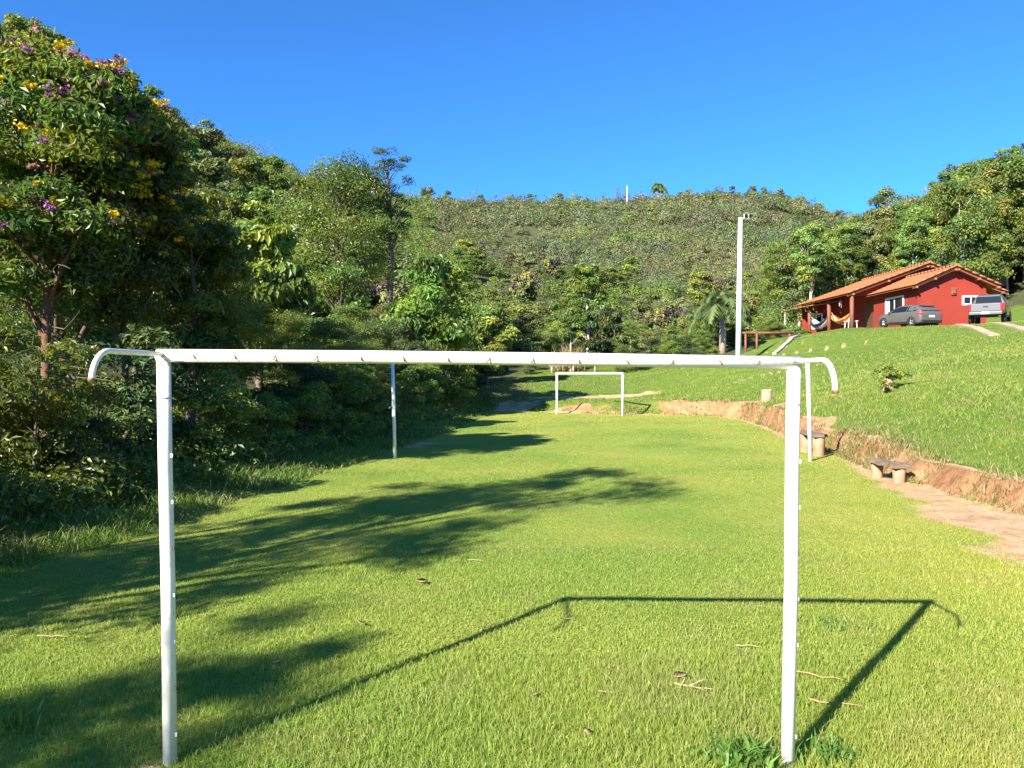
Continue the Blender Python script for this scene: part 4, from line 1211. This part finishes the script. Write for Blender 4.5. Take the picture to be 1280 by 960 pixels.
def panel(mb, pts, n, d=.006):
    n = Vector(n) * d; mb.poly([Vector(p) + n for p in pts]); return mb


def subsurf(o, lv=2):
    m = o.modifiers.new('smooth', 'SUBSURF'); m.levels = lv; m.render_levels = lv
    return o


def suv():
    x, y = 27.15, 49.7
    z = min(gz(x, y), gz(x, y + 4)) - .0
    t = thing('parked_suv', 'grey compact hatchback parked beside the house wall', 'car', (x, y, z), R(10))
    t.rotation_euler = (math.atan2(gz(x - .6, y + 3.4) - gz(x, y + .7), 2.7), 0, R(13))
    t.location.z = gz(x, y) + .02
    #       y    hw   zb   belt hw2  roof hw3
    S = [(0.00, .70, .42, .72, .72, .80, .66), (.06, .86, .30, .98, .83, 1.02, .72), (.30, .89, .24, 1.02, .86, 1.28, .66), (.62, .895, .22, 1.0, .87, 1.42, .60), (1.3, .90, .22, .98, .88, 1.50, .62), (2.0, .90, .22, .96, .88, 1.49, .62), (2.5, .90, .22, .95, .88, 1.36, .64), (3.05, .90, .22, .94, .86, 1.02, .72), (3.5, .89, .22, .90, .84, .94, .70), (3.95, .86, .24, .80, .78, .84, .64), (4.15, .74, .34, .66, .66, .70, .55)]
    rings = [ring(*s) for s in S]
    b = MB().loft(rings).build('body', M['car_grey'], t)
    b.modifiers.new('edge', 'BEVEL').width = .02
    # windows follow the upper body between belt and roof
    def upper(s, f):
        y_, hw, zb, belt, hw2, roof_, hw3 = s
        return Vector((hw2 + (hw3 - hw2) * f, y_, belt + (roof_ - .06 - belt) * f))
    def side(s_, i0, i1, f0=.08, f1=.86, y0=0., y1=0.):
        g_ = MB(); top, bot = [], []
        for i in range(i0, i1 + 1):
            a, c = upper(S[i], f0), upper(S[i], f1)
            dy = y0 if i == i0 else (y1 if i == i1 else 0)
            for q in (a, c): q.y += dy; q.x += .012; q.x *= s_
            bot.append(a); top.append(c)
        for k in range(len(bot) - 1):
            q = [bot[k], bot[k + 1], top[k + 1], top[k]]
            g_.poly(q if s_ > 0 else q[::-1])
        return g_
    for s_ in (-1, 1):
        side(s_, 2, 3, y0=.12, y1=.1).build('side_window', M['glass'], t)
        side(s_, 3, 4, y0=.14, y1=-.03).build('side_window', M['glass'], t)
        side(s_, 4, 7, y0=.03, y1=-.2).build('side_window', M['glass'], t)
        mb = MB(); mb.box((s_ * .98, 2.75, 1.0), (.16, .09, .13)); mb.build('wing_mirror', M['car_grey'], t, bevel=.03)
        mb = MB(); mb.loft([[(s_ * .48, .02, .92), (s_ * .84, .03, .9), (s_ * .84, .03, .79), (s_ * .55, .0, .79)], [(s_ * .48, .12, .95), (s_ * .895, .34, .93), (s_ * .895, .34, .83), (s_ * .55, .1, .79)]], smooth=False)
        mb.build('tail_light', M['redlight'], t)
        MB().box((s_ * .903, 2.35, .86), (.02, .16, .03)).build('door_handle', M['car_grey'], t)
        MB().box((s_ * .902, 2.0, .30), (.03, 1.7, .12)).build('sill', M['black'], t)
    # rear glass
    a, c = S[1], S[3]
    MB().poly([(-.66, .065, 1.045), (.66, .065, 1.045), (.56, .50, 1.385), (-.56, .50, 1.385)]).build('rear_window', M['glass'], t)
    MB().poly([(.70, 3.0, 1.06), (-.70, 3.0, 1.06), (-.58, 2.52, 1.375), (.58, 2.52, 1.375)]).build('windscreen', M['glass'], t)
    MB().box((0, -.01, .36), (1.5, .1, .2)).build('bumper', M['black'], t, bevel=.03)
    MB().box((0, .0, .70), (.42, .03, .12)).build('number_plate', M['plate'], t)
    mb = MB(); mb.box((0, .36, 1.42), (1.16, .22, .03)); mb.build('spoiler', M['car_grey'], t, bevel=.01)
    for px_ in (-1, 1):
        for y_ in (.78, 3.38):
            arch = MB(); n = 12
            arch.poly([(px_ * .912, y_ + .37 * math.cos(math.pi * 2 * k / n * px_), .33 + .37 * math.sin(math.pi * 2 * k / n * px_)) for k in range(n)]).build('wheel_arch', M['black'], t)
    wheels(t, (.78, 3.38), .925, .32)


def pickup():
    x, y = 28.0, 45.4
    t = thing('pickup_truck', 'silver double-cab pickup seen from behind at the gable end', 'pickup', (x, y, gz(x, y)), R(-37))
    t.rotation_euler = (math.atan2(gz(x + 1.8, y + 2.4) - gz(x, y), 3.0), 0, R(-37))
    t.location.z = gz(x, y) + .03
    S = [(0.0, .86, .62, 1.12, .86, 1.14, .80), (.1, .91, .58, 1.15, .90, 1.17, .84), (.7, .93, .52, 1.16, .91, 1.18, .85), (1.62, .93, .50, 1.16, .91, 1.18, .84), (1.68, .93, .50, 1.17, .90, 1.72, .66), (2.3, .93, .50, 1.16, .90, 1.83, .66), (3.0, .93, .50, 1.14, .90, 1.82, .66), (3.55, .93, .50, 1.12, .89, 1.52, .70), (4.0, .93, .50, 1.10, .87, 1.13, .76), (4.7, .92, .5, 1.05, .84, 1.08, .72), (5.1, .86, .52, .92, .78, .96, .66), (5.25, .74, .56, .82, .66, .86, .56)]
    b = MB().loft([ring(*s) for s in S]).build('body', M['car_silver'], t)
    b.modifiers.new('edge', 'BEVEL').width = .02
    MB().box((0, .85, 1.185), (1.56, 1.5, .03)).build('bed_cover', M['black'], t)
    MB().box((0, -.02, .93), (1.5, .05, .44)).build('tailgate', M['car_silver'], t, bevel=.02)
    MB().box((0, -.05, .98), (.26, .03, .08)).build('tailgate_handle', M['black'], t)
    MB().box((0, -.12, .58), (1.7, .2, .16)).build('bumper', M['car_grey'], t, bevel=.03)
    MB().box((0, -.225, .60), (.42, .02, .12)).build('number_plate', M['plate'], t)
    MB().box((0, .3, .45), (1.2, .5, .16)).build('undertray', M['black'], t)
    MB().poly([(-.70, 1.60, 1.22), (.70, 1.60, 1.22), (.62, 1.652, 1.67), (-.62, 1.652, 1.67)]).build('rear_window', M['glass'], t)
    MB().poly([(.74, 3.98, 1.17), (-.74, 3.98, 1.17), (-.62, 3.58, 1.51), (.62, 3.58, 1.51)]).build('windscreen', M['glass'], t)
    for s_ in (-1, 1):
        mb = MB(); mb.box((s_ * .84, .02, .95), (.2, .14, .42)); mb.build('tail_light', M['redlight'], t, bevel=.02)
        for y0, y1, z0, z1 in ((1.85, 2.42, 1.24, 1.68), (2.5, 3.62, 1.2, 1.66)):
            q = [(s_ * .905, y0, z0), (s_ * .905, y1 + (.2 if y1 > 3 else 0), z0 - .02), (s_ * .735, y1 - (.25 if y1 > 3 else 0), z1), (s_ * .735, y0 + .05, z1)]
            MB().poly(q if s_ > 0 else q[::-1]).build('side_window', M['glass'], t)
        mb = MB(); mb.box((s_ * 1.05, 3.5, 1.2), (.2, .12, .2)); mb.build('wing_mirror', M['black'], t, bevel=.03)
        MB().box((s_ * .95, 2.6, .44), (.14, 1.8, .05)).build('running_board', M['black'], t)
        for y_ in (1.05, 4.2):
            n = 14
            MB().poly([(s_ * .945, y_ + .46 * math.cos(math.pi * 2 * k / n * s_), .42 + .46 * math.sin(math.pi * 2 * k / n * s_)) for k in range(n)]).build('wheel_arch', M['black'], t)
    wheels(t, (1.05, 4.2), .96, .39, .26)


suv(); pickup()


# ------------------------------------------------------------------ small built things on the slope
def drape(pts, width, name, mat, lift=.03, n=24):
    """A narrow slab laid over the ground along a line."""
    pts = [Vector((p[0], p[1], 0)) for p in pts]; rings = []
    for k in range(n + 1):
        u = k / n * (len(pts) - 1); i = min(int(u), len(pts) - 2); p = pts[i].lerp(pts[i + 1], u - i); d = (pts[i + 1] - pts[i]).normalized(); s = Vector((-d.y, d.x, 0)) * width / 2
        a, b = p + s, p - s; za, zb = gz(a.x, a.y) + lift, gz(b.x, b.y) + lift
        zz = max(za, zb)
        rings.append([(a.x, a.y, zz), (b.x, b.y, zz), (b.x, b.y, zz - .3), (a.x, a.y, zz - .3)])
    return MB().loft(rings, smooth=False).build(name, mat)


M['drive'] = simple_mat('driveway_concrete', (.36, .29, .19), .9, var=.12, scale=3, bump=.2)
tag(drape([P(1200, 405, 45)[:2], P(1243, 420, 38.8)[:2]], .5, 'driveway', M['drive'], .05), kind='structure')
tag(drape([P(1238, 404, 45)[:2], P(1292, 420, 38.0)[:2]], .5, 'driveway', M['drive'], .05), kind='structure')
tag(drape([P(968, 438, 43)[:2], P(985, 428, 45)[:2], P(1006, 417, 49)[:2]], .22, 'concrete_gutter', M['concrete'], .12), 'pale concrete gutter running down the bank beside the veranda', 'gutter')
a, b, c = P(932, 440, 50), P(946, 438, 49), P(987, 432, 50)
t = thing('timber_frame', 'low rustic red-brown timber frame between light pole and house', 'frame', (a[0], a[1], gz(a[0], a[1])))
o = Vector(t.location); ztop = CAMZ + (HY - 417) / FPX * 50
for q in (a, b, c):
    MB().tube([Vector((q[0], q[1], gz(q[0], q[1]) - .2)) - o, Vector((q[0], q[1], ztop)) - o], .075, 8).build('post', M['redwood'], t)
MB().tube([Vector((a[0] - .2, a[1], ztop + .05)) - o, Vector((c[0] + .2, c[1], ztop + .05)) - o], .08, 8).build('beam', M['redwood'], t)
MB().tube([Vector((a[0], a[1], ztop + .02)) - o, Vector((b[0], b[1], ztop + .02)) - o], .06, 8).build('beam', M['redwood'], t)
a, b = P(690, 462, 52), P(772, 463, 51)
t = thing('log_rail', 'weathered log rail on short posts beyond the far goal', 'fence', (a[0], a[1], gz(a[0], a[1])))
o = Vector(t.location); zr_ = lambda q: gz(q[0], q[1])
for f in (0, .33, .66, 1):
    q = Vector(a).lerp(Vector(b), f); MB().tube([Vector((q.x, q.y, zr_(q) - .2)) - o, Vector((q.x, q.y, zr_(q) + .5)) - o], .06, 7).build('post', M['bark_palm'], t)
MB().tube([Vector((a[0] - .2, a[1], zr_(a) + .45)) - o, Vector((b[0] + .2, b[1], zr_(b) + .45)) - o], .07, 7).build('rail', M['bark_palm'], t)


# ------------------------------------------------------------------ palms
def palm(name, label, x, y, trunk_h, r0, frond, nf, seed, leaf_w=.05, skirt=False):
    g = np.random.default_rng(seed); z = gz(x, y)
    t = thing(name, label, 'palm', (x, y, z))
    MB().tube([(0, 0, -.3), (.03, 0, trunk_h * .5), (0, .02, trunk_h)], [r0 * 1.15, r0, r0 * .8], 12).build('trunk', M['bark_palm'], t)
    Vs, Fs, Ts, off = [], [], [], 0
    for k in range(nf):
        az = k * 2.4 + g.uniform(-.2, .2); el = g.uniform(.35, 1.42); L_ = frond * g.uniform(.8, 1.1)
        n = 46; s = np.linspace(.08, 1, n)
        hx = L_ * s * math.cos(el) * (1 - .15 * s) ; hz = L_ * (s * math.sin(el) - (.55 + .35 * math.cos(el)) * s ** 2.2)
        p = np.stack([np.cos(az) * hx, np.sin(az) * hx, trunk_h + hz], 1)
        tan = unit(np.gradient(p, axis=0)); sidev = unit(np.cross(tan, [0, 0, 1.0]))
        for sg in (-1, 1):
            ll = L_ * .34 * np.sin(np.pi * (s * .86 + .1)) ** .6 * g.uniform(.8, 1.1, n)
            ax = unit(sidev * sg + tan * .6 + np.array([0, 0, -.35]) + g.normal(size=(n, 3)) * .12)
            wv = unit(np.cross(ax, np.cross(tan, ax))) * leaf_w * .5 * L_ / 2
            V = np.empty((n, 4, 3)); V[:, 0] = p - wv; V[:, 1] = p + wv; V[:, 2] = p + ax * ll[:, None] * .6 + wv * .6 - np.array([0, 0, 1]) * (ll * .08)[:, None]; V[:, 3] = p + ax * ll[:, None] - np.array([0, 0, 1]) * (ll * .35)[:, None]
            Vs.append(V.reshape(-1, 3)); Fs.append(np.arange(4 * n).reshape(n, 4) + off); off += 4 * n
            Ts.append(np.repeat((np.ones((n, 3)) * g.uniform(.7, 1.4)), 4, 0))
    link('crown', arr_mesh('crown', np.concatenate(Vs), np.concatenate(Fs), np.concatenate(Ts), [M['leaf_palm']]), t)
    return t


x, y = P(903, 445, 56)[:2]
palm('palm_tree', 'bushy palm with fibrous trunk just behind the light pole', x, y, CAMZ + (HY - 385) / FPX * y - gz(x, y), .24, 3.0, 40, 1, .06)
x = (823 - CX) / FPX * 316; y = 316
palm('palm_tree', 'lone palm on the ridge against the blue sky', x, y, CAMZ + (HY - 236) / FPX * y - gz(x, y), .36, 5.2, 30, 2, leaf_w=.16)
# dry palm beside the lime crown: a skirt of dead fronds
x, y = P(712, 440, 52.5)[:2]
t = thing('dry_plant', 'clump of dry straw-coloured stalks under the lime green crown', 'plant', (x, y, gz(x, y)))
g = np.random.default_rng(4); n = 260
V, Fq, s = tri_blades(g.normal(0, .45, n), g.normal(0, .3, n), np.zeros(n), g.uniform(.8, 2.0, n), np.full(n, .06), g.uniform(.05, .4, n), g, True)
link('stalks', arr_mesh('stalks', V, Fq, np.repeat(np.array([[.40, .29, .17]]) * g.uniform(.6, 1.2, (n, 1)), s, 0), [M['leaf_plain']]), t)

# purple-flowering shrubs on the hill
v = []
pm = make_tree(300, 3.2, .4, 1.6, 18, 1800, .3, .7, mat='leaf_olive', limbs=5)
gp = np.random.default_rng(9)
for k, (px, py, Yk, s) in enumerate(((905, 352, 110, 1.5), (690, 352, 120, 1.5), (655, 365, 100, 1.8), (640, 348, 130, 1.5), (600, 330, 130, 1.4), (490, 310, 60, 1.6), (830, 425, 75, 1.2), (805, 402, 85, 1.1), (1040, 370, 88, 1.5), (760, 325, 140, 1.5), (515, 320, 70, 1.2), (560, 395, 52, 1.2))):
    x = (px - CX) / FPX * Yk; z = gz(x, Yk)
    if k == 0:
        pr = tree_obj('purple_flowering_tree', 'x', 'tree', pm, (x, Yk, z), 0, s, 'purple flowering trees')
        Cc = np.stack([gp.normal(0, .9, 20), gp.normal(0, .9, 20), gp.uniform(1.6, 3.2, 20)], 1)
        V, Fq, T = clump_leaves(Cc, gp.uniform(.2, .45, 20), 40, .12, .8, gp, np.array([[.135, .085, .13]]) * gp.uniform(.7, 1.3, (20, 1)), jitter=.8)
        link('blossoms', arr_mesh('blossoms', V, Fq, T, [M['petal']]), pr); v.append(pr)
    else: v.append(copy_tree(pr, (x, Yk, z), k * 1.3, s))
ordinal_labels(v, 'purple-blossomed tree on the hillside, {n} of them counting toward the house')

# trees standing out on the ridge, mast and pylon
v = []
for px, py, hh in ((915, 238, 3.5), (895, 236, 3.0), (940, 240, 4.2), (955, 242, 3.5), (975, 246, 4), (700, 252, 4.5), (665, 252, 5), (640, 250, 4), (600, 246, 4.5), (560, 240, 5), (535, 236, 6), (860, 240, 4), (850, 244, 3.5), (1000, 256, 4.5), (1025, 262, 4), (1050, 270, 4.5)):
    Yk = np.interp(px, [530, 640, 780, 900, 1060], [278, 300, 312, 330, 300]); x = (px - CX) / FPX * Yk
    v.append(HILLT[rnd.randrange(3)].put(x, Yk, hh * 1.25, 'x', 'trees along the far ridge'))
ordinal_labels(v, 'small tree standing out on the far ridge line, {n} toward the house')
x, y = P(784, 262, 310)[:2]; t = thing('white_mast', 'thin white mast on the ridge beside the lattice tower', 'mast', (x, y, gz(x, y)))
zt = CAMZ + (HY - 233) / FPX * y - gz(x, y)
MB().tube([(0, 0, -.5), (0, 0, zt)], [.28, .2], 8).build('pole', M['pole'], t); MB().tube([(0, 0, zt), (0, 0, zt + .8)], .06, 5).build('tip', M['steel'], t)
x, y = P(772, 262, 312)[:2]; t = thing('lattice_tower', 'steel lattice tower on the ridge beside the white mast', 'tower', (x, y, gz(x, y)))
zt = CAMZ + (HY - 234) / FPX * y - gz(x, y); fr = MB()
for sx, sy in ((-1, -1), (1, -1), (1, 1), (-1, 1)): fr.tube([(sx * 1.0, sy * 1.0, -.5), (sx * .35, sy * .35, zt)], .09, 4)
for k in range(7):
    f0, f1 = k / 7, (k + 1) / 7; w0, w1 = 1 - .65 * f0, 1 - .65 * f1
    for (ax_, ay_), (bx_, by_) in (((-1, -1), (1, -1)), ((1, -1), (1, 1)), ((1, 1), (-1, 1)), ((-1, 1), (-1, -1))):
        fr.tube([(ax_ * w0, ay_ * w0, zt * f0), (bx_ * w1, by_ * w1, zt * f1)], .06, 4); fr.tube([(ax_ * w1, ay_ * w1, zt * f1), (bx_ * w1, by_ * w1, zt * f1)], .05, 4)
fr.build('frame', M['dark_steel'], t)
for z_, w_ in ((zt * .92, 2.0), (zt * .68, 2.3), (zt * .45, 2.0)): MB().box((0, 0, z_), (w_ * 2, .12, .15)).build('cross_arm', M['dark_steel'], t)


# ------------------------------------------------------------------ litter on the lawn and tufts
def lawn_point(px, py):
    Yk = CAMZ * FPX / (py - HY); x = (px - CX) / FPX * Yk; return x, Yk, gz(x, Yk)


def tuft(px, py, n, hmax, seed, lab, spread=.16, w=.012):
    x, y, z = lawn_point(px, py); g = np.random.default_rng(seed)
    V, Fq, s = tri_blades(g.normal(0, spread * .5, n), g.normal(0, spread * .4, n), np.zeros(n), g.uniform(.4, 1, n) * hmax, g.uniform(.6, 1.3, n) * w, g.uniform(.3, 1.1, n), g, True)
    t_ = np.array([[.12, .225, .042]]) * g.uniform(.7, 1.35, (n, 1))
    tag(link('grass_tuft', arr_mesh('grass_tuft', V, Fq, np.repeat(t_, s, 0), [M['leaf_plain']]), None, (x, y, z)), lab, 'grass tuft')


tuft(932, 956, 190, .14, 1, 'broad-bladed dark green tuft against the goal post foot', .19, .014)
tuft(15, 912, 60, .16, 2, 'coarse grass tuft in the shade at the picture edge', .12)
tuft(640 + 395, 782, 60, .07, 3, 'small dark tuft lying inside the post shadow', .16, .01)
tuft(1040, 948, 90, .12, 5, 'tuft beside the post shadow at the picture edge', .11)

def dry_leaf(px, py, L_, seed, lab, W=.5, mat='dry'):
    x, y, z = lawn_point(px, py); r_ = random.Random(seed); az = r_.uniform(0, 3.14)
    rings = []
    for k in range(7):
        u = k / 6 - .5; w = L_ * W * .5 * max(.04, math.cos(u * math.pi)); c = .18 * L_ * (u * 2) ** 2 + .01
        rings.append([(u * L_, -w, c + w * .7), (u * L_, 0, c), (u * L_, w, c + w * .6), (u * L_, 0, c - .002)])
    mb = MB().loft(rings)
    tag(mb.build('dry_leaf', M[mat], None, (x, y, z + .015), az), lab, 'dry leaf')


def twig(px, py, L_, seed, lab, fork=False, az=None, mat='straw', rad=.0042):
    x, y, z = lawn_point(px, py); r_ = random.Random(seed); az = r_.uniform(-.5, .5) if az is None else az
    pts = [Vector((L_ * (k / 5 - .5), r_.uniform(-.04, .04) * L_, .02 + r_.uniform(0, .06) * L_)) for k in range(6)]
    mb = MB().tube(pts, [rad * (1 - .1 * k) for k in range(6)], 6)
    if fork:
        mb.tube([pts[2], pts[2] + Vector((L_ * .2, L_ * .14, .02)), pts[2] + Vector((L_ * .36, L_ * .16, .035))], [rad * .8, rad * .6, rad * .3], 5)
        mb.tube([pts[3], pts[3] + Vector((L_ * .2, -L_ * .1, .0))], [rad * .8, rad * .3], 5)
        mb.tube([pts[1], pts[1] + Vector((L_ * .06, L_ * .12, .03)), pts[1] + Vector((-L_ * .05, L_ * .2, .03))], [rad * .7, rad * .6, rad * .2], 5)
    tag(mb.build('twig', M[mat], None, (x, y, z), az), lab, 'twig')


dry_leaf(850, 856, .09, 1, 'curled brown leaf beside the forked twig', .8)
dry_leaf(527, 731, .10, 2, 'reddish leaf alone on the lawn past the big tree shadow', .7)
dry_leaf(347, 836, .06, 3, 'dark crumpled leaf in the shaded lawn near the nearer post', .9)
dry_leaf(667, 878, .06, 4, 'small brown leaf low in the lush grass', .6)
dry_leaf(735, 926, .06, 5, 'pale dead leaf at the bottom of the lush grass', .6)
dry_leaf(452, 785, .09, 6, 'thin tan leaf between bar shadow and tree shadow', .3)
dry_leaf(52, 746, .10, 7, 'brown leaf in the shade near the rough grass', .7)
twig(868, 868, .22, 1, 'forked pale dead twig lying in the grass inside the goal', True, rad=.006)
twig(710, 780, .12, 2, 'short straw beside the bend of the bar shadow')
twig(68, 799, .22, 3, 'long pale stick on the sunlit lawn near the shade', az=.0)
twig(937, 816, .15, 4, 'thin straw just beside the farther goal post shadow')
twig(1020, 855, .3, 5, 'brown stem lying past the post below the shadow', az=-.4, mat='dry')
twig(1045, 888, .25, 6, 'brown stem crossing the post shadow', az=-.3, mat='dry')
twig(760, 873, .10, 7, 'short straw left of the forked twig')
twig(595, 703, .16, 8, 'tiny pale straw beyond the bar shadow')
x, y, z = P(600, 511, 36.5); z = gz(x, y)

# ------------------------------------------------------------------ camera, light, world
cam = bpy.data.cameras.new('camera'); co = link('camera', cam, None, (0, 0, CAMZ))
co.rotation_euler = (R(90), 0, 0)
cam.sensor_width = 36; cam.lens = 36 * FPX / 1280; cam.shift_y = -(480 - HY) / 1280.0
cam.clip_end = 5000; cam.clip_start = .05
scene.camera = co
sun = bpy.data.lights.new('sun', 'SUN'); so = link('sun', sun, None, (0, 0, 60))
sun.energy = 4.6; sun.angle = R(.55); sun.color = (1, .93, .80)
EL = R(29.8); sd = Vector((SUN[0] * math.cos(EL), SUN[1] * math.cos(EL), math.sin(EL)))
so.rotation_euler = (-sd).to_track_quat('-Z', 'Y').to_euler()
w = bpy.data.worlds.new('World'); scene.world = w; w.use_nodes = True
nt = w.node_tree; bg = nt.nodes['Background']
sk = nt.nodes.new('ShaderNodeTexSky'); sk.sky_type = 'NISHITA'; sk.sun_disc = False
sk.sun_elevation = EL; sk.sun_rotation = math.atan2(SUN[0], SUN[1])
sk.altitude = 8000; sk.air_density = 1.0; sk.dust_density = 1.0; sk.ozone_density = 10.0
wb = nt.nodes.new('ShaderNodeMix'); wb.data_type = 'RGBA'; wb.blend_type = 'MULTIPLY'; wb.inputs[0].default_value = 1
wb.inputs[7].default_value = (.66, 1.03, 1.0, 1)      # white balance of the sky light
nt.links.new(sk.outputs[0], wb.inputs[6]); nt.links.new(wb.outputs[2], bg.inputs[0]); bg.inputs[1].default_value = .15
scene.view_settings.view_transform = 'Standard'; scene.view_settings.look = 'None'
scene.view_settings.exposure = 1.68; scene.view_settings.gamma = 1; scene.view_settings.use_curve_mapping = False
cy = scene.cycles
cy.use_denoising = True; cy.denoiser = 'OPENIMAGEDENOISE'
cy.max_bounces = 5; cy.diffuse_bounces = 3; cy.glossy_bounces = 2; cy.transmission_bounces = 3; cy.transparent_max_bounces = 4
cy.sample_clamp_indirect = 6
